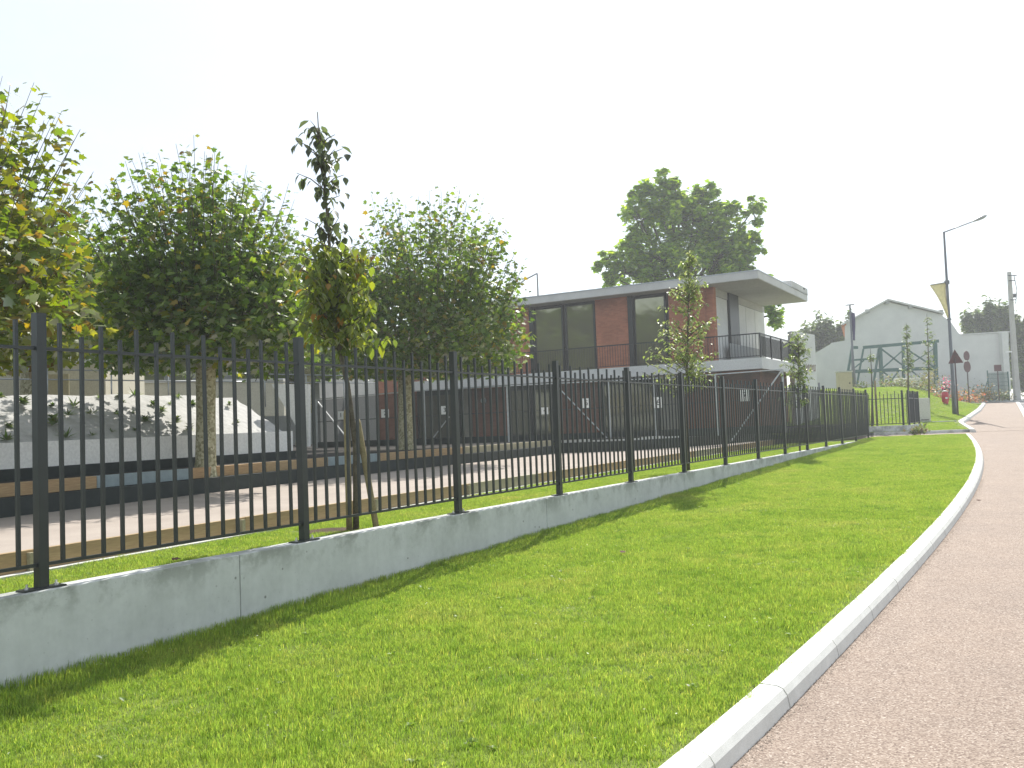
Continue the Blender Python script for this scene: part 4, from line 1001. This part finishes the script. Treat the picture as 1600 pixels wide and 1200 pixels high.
m = MB().cbox(at(1467, 602, YH - .6), .52, .4, at(1467, 541, YH).z - at(1467, 602, YH).z); m.build('chimney_flue', 'white', hs_)

# green steel frame in front of the house
YF = 71.0
sf = thing('steel_frame', 'green painted steel truss frame standing before the white gabled house', 'steel frame', at(1395, 605, YF))
for a, b_, w in (((1330, 543), (1340, 543), .22), ((1349, 543), (1466, 533), .24), ((1324, 581), (1464, 575), .26), ((1328, 563), (1370, 560), .14), ((1331, 545), (1321, 604), .16), ((1331, 545), (1333, 606), .14),
                 ((1349, 545), (1338, 606), .12), ((1375, 541), (1378, 606), .24), ((1373, 545), (1364, 606), .14), ((1411, 540), (1412, 606), .18), ((1461, 536), (1463, 600), .24), ((1336, 574), (1350, 563), .09),
                 ((1377, 545), (1412, 572), .10), ((1377, 577), (1412, 546), .10), ((1413, 543), (1460, 574), .10), ((1380, 581), (1400, 597), .10), ((1413, 575), (1460, 544), .08), ((1425, 580), (1445, 596), .09), ((1404, 580), (1390, 598), .09)):
    MB().bar(at(*a, YF), at(*b_, YF), w, w).build('beam', 'greensteel', sf)
# lower white things before it
lw = MB(); a = at(1396, 600, 66); q = lw.cbox((at(1418, 606, 66).x, 66, bank(27, 64) - .1), 1.8, .6, .75)
tag(lw.build('white_trough', 'cabw', None, bevel=.05), 'long white trough among shrubs in front of the green steel frame', 'trough')
a = at(1331, 600, 64); cbn = thing('utility_cabinet', 'tall beige utility cabinet at the top of the embankment', 'cabinet', (at(1319, 604, 57).x, 57, bank(at(1319, 604, 57).x, 57) - .1))
q = at(1319.5, 606, 57); zt = at(1319, 580, 57).z; zb = bank(q.x, 57) - .1
o = MB().cbox((q.x, 57, zb), .84, .5, zt - zb - .08).build('body', 'cab', cbn, bevel=.01)
MB().cbox((q.x, 57, zt - .078), .92, .6, .08).build('lid', 'cabw', cbn)
MB().cbox((q.x, 56.745, zb + .1), .76, .02, zt - zb - .3).build('door', 'cab', cbn); MB().cbox((q.x + .25, 56.72, (zb + zt) / 2 - .1), .05, .03, .1).build('handle', 'ink', cbn)
q = ong(1443, 650); q.y = 44.5; q = at(1443, 648, 44.5); zb = bank(q.x, 44.5) - .05
wb = thing('meter_box', 'off-white meter box on the grass right of the gateway fence', 'meter box', (q.x, 44.5, zb))
h_ = at(1443, 622, 44.5).z - zb
MB().cbox((q.x - .05, 44.5, zb), .62, .4, h_).build('body', 'cabw', wb, bevel=.02)
MB().cbox((q.x - .05, 44.29, zb + .1), .5, .012, h_ - .2).build('door', 'cabw', wb)
MB().cbox((q.x - .05, 44.27, zb + .12), .4, .012, .03).build('slot', 'ink', wb)

# ================================================================== STREET FURNITURE
def street_lamp(base, topz, arm, label, banner=None, col='lamp'):
    t = thing('street_lamp', label, 'street lamp', base)
    MB().tube([base, base + Vector((0, 0, 1.6)), base + Vector((0, 0, 1.65)), Vector((base.x, base.y, topz))], [.13, .12, .10, .055], 10).build('pole', col, t, True)
    MB().cbox(base + Vector((0, -.13, .5)), .09, .03, .35).build('hatch', col, t)
    return t
Yl = 49.8; lb = ong(1492, 648); lb.y = Yl; lb = at(1492, 648, Yl); lb.z = bank(lb.x, Yl) - .02
tp = at(1474.5, 362, Yl)
sl_ = street_lamp(lb, at(1480, 362, Yl).z, None, 'tall grey street lamp with a yellow banner at the end of the lawn')
top_ = Vector((lb.x, lb.y, at(1480, 362, Yl).z)); hd = at(1540, 342, Yl); hd = top_ + Vector((2.35, -.2, .80))
sc_ = 1.0
aend = top_ + Vector((1.55, -.1, .48)); MB().tube([top_ - Vector((0, 0, .03)), aend], [.035, .03], 8).build('arm', 'lamp', sl_, True)
hm = MB(); dd = (hd - aend); L = dd.length
prof = [(0, .03, .03), (.18, .09, .06), (.45, .16, .10), (.7, .17, .11), (.9, .12, .07), (1, .03, .02)]
pts = [aend + dd * p_[0] for p_ in prof]
ring = 10; hv = []
dn = dd.normalized(); sd_ = Vector((0, 1, 0)); upv = sd_.cross(dn) * -1
for p_, q in zip(prof, pts):
    for j in range(ring):
        a = 6.283 * j / ring; hv.append(q + sd_ * math.cos(a) * p_[1] + upv * math.sin(a) * p_[2])
hf = [(i * ring + j, i * ring + (j + 1) % ring, (i + 1) * ring + (j + 1) % ring, (i + 1) * ring + j) for i in range(5) for j in range(ring)]
hm.add(hv, hf); hm.build('lamp_head', 'lamphead', sl_, True)
def banner(base, z0, z1, dx, mat, label, pointed=True, dy=0):
    t = thing('banner', label, 'banner', (base.x, base.y, z1))
    MB().bar(Vector((base.x, base.y - .0, z0)), Vector((base.x + dx, base.y, z0 - .12)), .035).build('batten', 'lamp', t)
    m = MB(); n_ = 10; v = []
    for i in range(n_ + 1):
        f = i / n_; wd = dx * ((1 - f) ** 1.15 if pointed else 1 - .3 * f); zf = z0 + (z1 - z0) * f
        for j in range(5):
            u = j / 4; v.append((base.x + (-.07 if dx < 0 else .07) + wd * u, base.y - .02 + .06 * math.sin(f * 5 + u * 3), zf - .12 * u * (1 - f)))
    m.add(v, [(i * 5 + j, i * 5 + j + 1, i * 5 + j + 6, i * 5 + j + 5) for i in range(n_) for j in range(4)])
    o = m.build('cloth', mat, t, True); s_ = o.modifiers.new('thick', 'SOLIDIFY'); s_.thickness = .006
banner(lb, at(1478, 441, Yl).z, at(1484, 497, Yl).z, -.92, 'yellow', 'pale yellow triangular banner hanging from the tall street lamp')
MB().cbox(Vector((lb.x, lb.y, at(1478, 441, Yl).z - .12)), .2, .2, .22).build('clamp', 'lamp', sl_)
MB().cbox(Vector((lb.x, lb.y, at(1484, 500, Yl).z)), .18, .18, .08).build('clamp', 'lamp', sl_)
# double headed lamp beyond the cabinet
Yd = 66.0; db = at(1335, 606, Yd); db.z = bank(db.x, Yd) - .05
dz = at(1332, 477, Yd).z
dl = street_lamp(db, dz, None, 'slim street lamp with flat double head and a dark blue banner before the gabled house', None, 'lamp')
db_t = Vector((db.x, db.y, dz)); m = MB(); m.bar(db_t + Vector((-.28, 0, .02)), db_t + Vector((.3, 0, .06)), .3, .05); m.build('lamp_head', 'lamp', dl)
banner(db, at(1332, 487, Yd).z, at(1334, 532, Yd).z, .26, 'purple', 'narrow dark blue banner on the slim double headed lamp', False)
# far lamp behind the pavilion roof
Yq = 66.0; qb = at(846, 600, Yq); qb.z = 1.3; qt = Vector((qb.x, qb.y, at(843, 427, Yq).z))
fl_ = street_lamp(qb, qt.z, None, 'far street lamp showing only its pole top and arm above the pavilion roof')
MB().tube([qt, qt + Vector((-1.0, 0, -.48))], [.05, .06], 6).build('arm', 'lamp', fl_); MB().bar(qt + Vector((-1.0, 0, -.5)), qt + Vector((-1.5, 0, -.85)), .2, .1).build('lamp_head', 'lamphead', fl_)
# utility pole
Yu = 71.5; ub = at(1589, 618, Yu); ub.z = g(Yu) - .1
up_ = thing('utility_pole', 'square concrete utility pole beside the end of the white house wall', 'utility pole', ub)
uz = at(1578, 425, Yu).z; MB().obox(ub + Vector((-.24, -.2, 0)), (.48, 0, 0), (0, .4, 0), (0, 0, .1)).build('base', 'poleconc', up_)
pm_ = MB(); vs = [ub + Vector((sx * .21, sy * .17, .1)) for sx, sy in ((-1, -1), (1, -1), (1, 1), (-1, 1))] + [Vector((ub.x + sx * .12, ub.y + sy * .1, uz)) for sx, sy in ((-1, -1), (1, -1), (1, 1), (-1, 1))]
pm_.add(vs, [(0, 3, 2, 1), (4, 5, 6, 7), (0, 1, 5, 4), (1, 2, 6, 5), (2, 3, 7, 6), (3, 0, 4, 7)]); pm_.build('shaft', 'poleconc', up_)
for zf, w in ((.97, .5), (.93, .36), (.78, .3)): MB().bar(Vector((ub.x - w * .4, ub.y - .15, ub.z + (uz - ub.z) * zf)), Vector((ub.x + w, ub.y - .15, ub.z + (uz - ub.z) * zf)), .07).build('bracket', 'lamp', up_)
MB().cbox(Vector((ub.x + .3, ub.y, ub.z + (uz - ub.z) * .80)), .2, .2, .3).build('junction_box', 'lamp', up_)
MB().tube([Vector((ub.x + .25, ub.y - .2, uz - .3)), Vector((ub.x + .42, ub.y - .2, uz - 1.5)), Vector((ub.x + .25, ub.y - .2, uz - 2.6))], .03, 5).build('cable', 'lamp', up_)
MB().cbox(Vector((ub.x - .55, ub.y - .2, at(1575, 551, Yu).z)), .5, .1, .1).build('white_bracket', 'paper', up_)

# road signs seen from behind
def sign(base, label, zt, shape, cat='road sign'):
    t = thing('road_sign', label, cat, base); MB().tube([base, Vector((base.x, base.y, zt))], .04, 8).build('post', 'signpost', t, True); return t
Ys = 48.5; sb = at(1511, 652, Ys); sb = at(1499, 646, Ys); sb = at(1512, 650, Ys); sb = at(1498, 646, Ys); sb.z = bank(sb.x, Ys)
# triangular sign
sb = at(1497, 646, Ys); sb.z = bank(sb.x, Ys) - .02
zc = at(1494, 557, Ys).z; t1_ = sign(sb, 'triangular warning sign seen from behind just right of the tall lamp', zc, 0)
s_ = .36; yy_ = sb.y - .05
MB().prism([Vector((sb.x - s_ - .02, yy_, zc - .38)), Vector((sb.x + s_ + .12, yy_ + .1, zc - .35)), Vector((sb.x + .0, yy_, zc + .38))], (0, .03, 0)).build('triangle_plate', 'signback', t1_)
for dz in (-.2, .1): MB().cbox((sb.x, yy_ - .03, zc + dz), .3, .03, .04).build('bracket', 'signpost', t1_)
Yc = 66.0; cbp = at(1514, 622, Yc); cbp.z = g(Yc)
z1_, z2_ = at(1510, 556, Yc).z, at(1511, 573, Yc).z
t2_ = sign(cbp, 'post with two round sign plates one above the other, seen from behind', z1_, 0)
for zc_, r_ in ((z1_, .36), (z2_, .42)):
    q = Vector((cbp.x, cbp.y - .05, zc_)); vs = [q + Vector((math.cos(k / 20 * 6.283) * r_ * .85, math.cos(k / 20 * 6.283) * r_ * .5, math.sin(k / 20 * 6.283) * r_)) for k in range(20)]
    MB().prism(vs, (-.01, .03, 0)).build('round_plate', 'signback', t2_)
MB().cbox((cbp.x - .15, cbp.y - .12, (z1_ + z2_) / 2 - .02), .2, .06, .08).build('clip', 'paper', t2_)
Yr = 69.0; rb = at(1561, 615, Yr); rb.z = g(Yr) + .02
zr = at(1560, 575, Yr).z; t3_ = sign(rb, 'small square sign seen from behind in front of the green mesh fence', zr, 0)
MB().cbox((rb.x, rb.y - .05, zr - .25), .56, .03, .5).build('square_plate', 'signback', t3_)
# hydrant
hb = at(1477, 624, 57); hb.z = bank(hb.x, 57) - .02; k_ = 57 / 1400
hy = thing('fire_hydrant', 'red fire hydrant standing on the embankment left of the tall lamp', 'hydrant', hb)
MB().tube([hb, hb + Vector((0, 0, .12)), hb + Vector((0, 0, .3)), hb + Vector((0, 0, .55)), hb + Vector((0, 0, .78)), hb + Vector((0, 0, .84))], [.16, .17, .21, .22, .19, .12], 12).build('body', 'red', hy, True)
MB().tube([hb + Vector((0, 0, .84)), hb + Vector((0, 0, .88)), hb + Vector((0, 0, .92))], [.16, .16, .05], 12).build('cap', 'paper', hy, True)
MB().cbox(hb + Vector((-.03, -.235, .38)), .13, .03, .10).build('badge', 'paper', hy)
# planter with red and white flowers
fb = at(1478, 604, 63); fb.z = bank(fb.x, 63) - .05
pf_ = thing('flower_planter', 'tall planter of red and white flowers behind the red hydrant', 'planter', fb)
MB().tube([fb, fb + Vector((0, 0, .15)), fb + Vector((0, 0, .8))], [.2, .12, .3], 10).build('pot', 'ink', pf_, True)
n_ = 160; P_ = [(R.gauss(0, .22), R.gauss(0, .2), 1.0 + R.gauss(0, .25)) for i in range(n_)]
leaf_mesh('flowers', OV, OVF, P_, [(R.uniform(-1, 1), R.uniform(-1, 1), R.uniform(-.5, 1)) for i in range(n_)], [(.2, -.3, 1)] * n_, NR.uniform(.12, .2, n_), tints(n_, [(.5, .08, .12), (.7, .6, .6), (.03, .04, .02)], [2, 1, 2]), 'leaf', pf_)
# green mesh fence at the wall's end
Ym = 73.0; gm = thing('mesh_fence', 'short green mesh fence in front of the right end of the white wall', 'mesh fence', at(1560, 617, Ym))
ga, gb_ = at(1545, 618, Ym), at(1577, 617, Ym); ga.z = g(Ym) - .1; gb_.z = ga.z; ht = at(1560, 582, Ym).z - ga.z
for i in range(3):
    q = ga.lerp(gb_, i / 2); MB().cbox(q, .07, .07, ht + (.2 if i == 0 else .05)).build('post', 'greensteel', gm)
m = MB()
for i in range(30): m.cbox(ga.lerp(gb_, i / 29.0), .02, .02, ht)
for i in range(8): m.bar(ga + Vector((0, 0, ht * i / 7.5)), gb_ + Vector((0, 0, ht * i / 7.5)), .02)
o = m.build('mesh', 'greensteel', gm); o['kind'] = 'stuff'
q = at(1531, 610, Ym - .5); MB().bar(ga + Vector((0, -.1, ht * .8)), Vector((q.x, q.y, ga.z)), .06).build('stay', 'greensteel', gm)
# shrubs in front of the house
def bush(px, py, Y, w, h, label, cols, w8=None):
    b_ = at(px, py, Y); b_.z = (bank(b_.x, Y) if px < 1525 else g(Y)) - .05; t = thing('bush', label, 'bush', b_); n_ = int(220 * max(.5, w * h))
    P_ = [(R.gauss(0, w * .33), R.gauss(0, w * .25), abs(R.gauss(0, h * .45))) for i in range(n_)]
    leaf_mesh('foliage', OV, OVF, P_, [(R.uniform(-1, 1), R.uniform(-1, 1), R.uniform(-.3, 1.2)) for i in range(n_)], [(R.uniform(-.5, .5), R.uniform(-.5, .5), 1) for i in range(n_)], NR.uniform(.12, .26, n_), tints(n_, cols, w8 or [1] * len(cols)), 'leaf', t)
ORG = [(.36, .14, .05), (.30, .18, .08), (.10, .12, .04)]; GRB = [(.08, .12, .03), (.12, .15, .05), (.14, .12, .06)]
bush(1505, 614, 68, 2.2, 1.1, 'orange-leaved low bush between the lamp and the round signs', ORG)
bush(1467, 616, 62, 1.4, .6, 'small orange bush left of the red hydrant', ORG)
bush(1543, 617, 72, 1.0, 1.3, 'yellow and orange bush at the left end of the green mesh fence', [(.35, .22, .05), (.12, .15, .04)])
bush(1568, 617, 71, 1.2, .9, 'green bush at the foot of the utility pole', GRB)
bush(1528, 614, 73, 1.6, 1.2, 'grey green bush in front of the lower white wall', [(.10, .13, .09), (.13, .15, .10)])
bush(1402, 608, 63, 2.0, .9, 'wild green bush left of the white trough', GRB)
bush(1432, 608, 63, 1.8, .8, 'wild green bush right of the white trough', GRB)
bush(1452, 606, 66, 1.4, 1.6, 'yellowish bush beside the white flue of the gabled house', [(.16, .15, .05), (.10, .11, .04)])
bush(1345, 606, 62, 1.0, .5, 'little tuft of weeds near the foot of the slim double headed lamp', GRB)
bush(1434, 669, 37.0, .5, .35, 'small bright green plant at the corner of the gateway fence wall', GRB)
# small lamp-post bollard by the far end of the embankment
q = at(1280, 606, 55); q.z = bank(q.x, 55) - .1; tag(MB().tube([q, Vector((q.x, q.y, at(1280, 598, 55).z))], .06, 8).build('bollard', 'lamp', None, True), 'small dark bollard at the top of the embankment by the fence', 'bollard')

# ================================================================== AIR
hz = bpy.data.materials.new('haze'); hz.use_nodes = True; hn = hz.node_tree.nodes; hn.remove(hn['Principled BSDF'])
pv = hn.new('ShaderNodeVolumePrincipled'); pv.inputs['Color'].default_value = (.93, .96, 1, 1); pv.inputs['Density'].default_value = .0014; pv.inputs['Anisotropy'].default_value = .35
hz.node_tree.links.new(pv.outputs[0], hn['Material Output'].inputs['Volume'])
hb_ = MB().obox((-320, -60, -2.2), (640, 0, 0), (0, 520, 0), (0, 0, 24)); MT['haze'] = hz
o = hb_.build('haze', 'haze'); o['kind'] = 'stuff'

# ================================================================== GRASS
def patch(seed, size, n, h0, h1, w):
    r = np.random.default_rng(seed); V = []; F = []; T_ = []
    P_ = r.uniform(-size / 2, size / 2, (n, 2)); a = r.uniform(0, 6.283, n); h = r.uniform(h0, h1, n); le = r.normal(0, .35, (n, 2))
    for i in range(n):
        x, y = P_[i]; dx, dy = math.cos(a[i]) * w / 2, math.sin(a[i]) * w / 2; lx, ly = le[i] * h[i]
        k = len(V); V += [(x - dx, y - dy, -.01), (x + dx, y + dy, -.01), (x + lx * .35 + dx * .8, y + ly * .35 + dy * .8, h[i] * .6), (x + lx * .35 - dx * .8, y + ly * .35 - dy * .8, h[i] * .6), (x + lx, y + ly, h[i])]
        F += [(k, k + 1, k + 2, k + 3), (k + 3, k + 2, k + 4)]
        c = r.uniform(.55, 1.45); c3 = (c * 1.0, c, c * .9) if r.random() > .07 else (c * 2.0, c * 1.45, c * 1.6); T_ += [(*c3, 1)] * 5
    me = bpy.data.meshes.new('grass_patch'); me.from_pydata(V, [], F); at_ = me.attributes.new('tint', 'FLOAT_COLOR', 'POINT'); at_.data.foreach_set('color', np.array(T_).ravel()); me.materials.append(MT['blade'])
    return bpy.data.objects.new('grass_patch', me)
PATCH = [patch(5 + k, .30, 520, .016, .040, .0036) for k in range(5)]
def grass(pts, scl, name='grass'):
    """points with per-point scale; five patch variants picked by index"""
    me = bpy.data.meshes.new(name); me.from_pydata([tuple(p) for p in pts], [], [])
    a = me.attributes.new('s', 'FLOAT', 'POINT'); a.data.foreach_set('value', np.array(scl, np.float32))
    v = me.attributes.new('v', 'INT', 'POINT'); v.data.foreach_set('value', NR.integers(0, 5, len(pts)).astype(np.int32))
    rr = me.attributes.new('r', 'FLOAT', 'POINT'); rr.data.foreach_set('value', NR.uniform(0, 6.283, len(pts)).astype(np.float32))
    me.materials.append(MT['blade'])
    o = bpy.data.objects.new(name, me); COL.objects.link(o); o['kind'] = 'stuff'
    ng = bpy.data.node_groups.new('grass_nodes', 'GeometryNodeTree'); ng.interface.new_socket('Geometry', in_out='INPUT', socket_type='NodeSocketGeometry'); ng.interface.new_socket('Geometry', in_out='OUTPUT', socket_type='NodeSocketGeometry')
    N = ng.nodes; Lk = ng.links; gi = N.new('NodeGroupInput'); go = N.new('NodeGroupOutput'); jn = N.new('GeometryNodeJoinGeometry')
    def attr(nm, ty):
        q = N.new('GeometryNodeInputNamedAttribute'); q.data_type = ty; q.inputs[0].default_value = nm; return q.outputs[0]
    S = attr('s', 'FLOAT'); V_ = attr('v', 'INT'); RR = attr('r', 'FLOAT')
    rc = N.new('ShaderNodeCombineXYZ'); Lk.new(RR, rc.inputs[2]); sc = N.new('ShaderNodeCombineXYZ'); sc.inputs[0].default_value = 1; sc.inputs[1].default_value = 1; Lk.new(S, sc.inputs[2])
    for k in range(5):
        oi = N.new('GeometryNodeObjectInfo'); oi.inputs['Object'].default_value = PATCH[k]
        ip = N.new('GeometryNodeInstanceOnPoints'); cmp_ = N.new('FunctionNodeCompare'); cmp_.data_type = 'INT'; cmp_.operation = 'EQUAL'
        Lk.new(V_, cmp_.inputs[2]); cmp_.inputs[3].default_value = k
        Lk.new(gi.outputs[0], ip.inputs['Points']); Lk.new(cmp_.outputs[0], ip.inputs['Selection']); Lk.new(oi.outputs['Geometry'], ip.inputs['Instance'])
        Lk.new(rc.outputs[0], ip.inputs['Rotation']); Lk.new(sc.outputs[0], ip.inputs['Scale']); Lk.new(ip.outputs[0], jn.inputs[0])
    Lk.new(jn.outputs[0], go.inputs[0]); md = o.modifiers.new('grass', 'NODES'); md.node_group = ng
    return o
from mathutils import noise as mn
pts, scl = [], []; st = .21
y = 2.0
while y < YE - .1:
    x0, x1 = wx(y, .09) + .04, kx(y) - .175; x = x0
    while x < x1:
        px_, py_ = x + R.uniform(-.05, .05), y + R.uniform(-.05, .05); px_ = min(px_, x1)
        dw = (px_ - wx(py_, .085)) * fd.y
        s_ = 1 + .6 * mn.noise(Vector((px_ * 1.1, py_ * 1.1, 0))) + .7 * mn.noise(Vector((px_ * 4, py_ * 4, 3))) + max(0, .9 * (1 - dw / .35)) * (1 if dw > 0 else 0)
        pts.append((px_, py_, g(py_))); scl.append(max(.45, s_)); x += st
    pts.append((x1, y, g(y))); scl.append(.7)
    y += st
grass(pts, scl)
pts, scl = [], []; y = 4.0
while y < 33.5:
    x0, x1 = bx(y) + .26, wx(y, -.1) - .13; x = x0
    while x <= x1 + .1:
        xx = min(x, x1); q = (xx + R.uniform(-.03, .02), y + R.uniform(-.05, .05), ZS)
        if ((q[0] - (c0.x + .1)) / .4) ** 2 + ((q[1] - 9.62) / .3) ** 2 > 1: pts.append(q); scl.append(R.uniform(.6, 1.1))
        x += st
    y += st
grass(pts, scl)
pts, scl = [], []; y = YG + .4
while y < 64:
    x = 11.5; x1 = k2x(max(y, K2Y[0])) - .2
    while x < x1:
        pts.append((x + R.uniform(-.1, .1), y + R.uniform(-.1, .1), bank(x, y))); scl.append(R.uniform(.8, 1.7)); x += .34
    y += .34
grass(pts, scl)
# clover heads and fallen leaves on the lawn
n_ = 220; P_ = []; 
while len(P_) < n_:
    y = 2.5 + 12 * R.random() ** 1.3; x = R.uniform(wx(y) + .3, kx(y) - .1)
    if mn.noise(Vector((x * .9, y * .9, 7))) > .05: P_.append((x, y, g(y) + R.uniform(.03, .05)))
cl = leaf_mesh('clover_flowers', OV, OVF, P_, [(R.uniform(-1, 1), R.uniform(-1, 1), R.uniform(0, .6)) for _ in P_], [(0, 0, 1)] * n_, NR.uniform(.012, .022, n_), tints(n_, [(.55, .58, .45), (.40, .38, .25)], [2, 1]), 'leaf', None); cl['kind'] = 'stuff'
# broad-leaved weeds in the turf and grit along the kerb foot
P_, D_, S_ = [], [], []
while len(P_) < 1100:
    y = 2.4 + 20 * R.random() ** 1.4; x = R.uniform(wx(y) + .12, kx(y) - .15)
    if mn.noise(Vector((x * 1.3, y * 1.3, 21))) < .12: continue
    for j in range(R.randint(5, 9)):
        a = R.uniform(0, 6.283); P_.append((x, y, g(y) + .008)); D_.append((math.cos(a), math.sin(a), R.uniform(.25, .9))); S_.append(R.uniform(.025, .05))
n_ = len(P_); wd_ = leaf_mesh('weeds', OV, OVF, P_, D_, [(0, 0, 1)] * n_, S_, tints(n_, [(.10, .17, .022), (.14, .21, .035)], [1, 1]), 'leaf', None); wd_['kind'] = 'stuff'
TET = np.array([(-.5, -.4, 0), (.5, -.3, 0), (0, .5, 0), (.05, 0, .6)]); TETF = [(0, 1, 3), (1, 2, 3), (2, 0, 3)]
P_ = []
for i in range(5200):
    y = 2.3 + 16 * R.random() ** 1.8; off = abs(R.gauss(0, .05)) if i % 3 else R.uniform(0, 4)
    P_.append((kx(y) + .205 + off, y, g(y) - .1095))
n_ = len(P_); MT['grit'] = plain('loose_grit', (.30, .24, .20), .9, var=.35)
gr_ = leaf_mesh('loose_grit', TET, TETF, P_, [(math.cos(q_), math.sin(q_), 0) for q_ in NR.uniform(0, 6.28, n_)], [(0, 0, 1)] * n_, NR.uniform(.004, .013, n_), tints(n_, [(.3, .25, .2)], [1]), 'grit', None); gr_['kind'] = 'stuff'
for i, (px, py, lab) in enumerate(((969, 869, 'dry brown fallen leaf lying in the middle of the lawn'), (1526, 772, 'small brown fallen leaf at the foot of the kerb'), (268, 873, 'brown fallen leaf on the grass strip behind the wall'))):
    q = ong(px, py) if i != 2 else onz(px, py, ZS + .04); q.z += .05 if i == 0 else (-.10 if i == 1 else 0)
    o = leaf_mesh('fallen_leaf', PALM, PALMF, [(0, 0, 0)], [(1, .3, .1)], [(.1, -.2, 1)], [.085], tints(1, [(.07, .035, .02)], [1]), 'dryleaf', None); o.location = q; tag(o, lab, 'leaf')
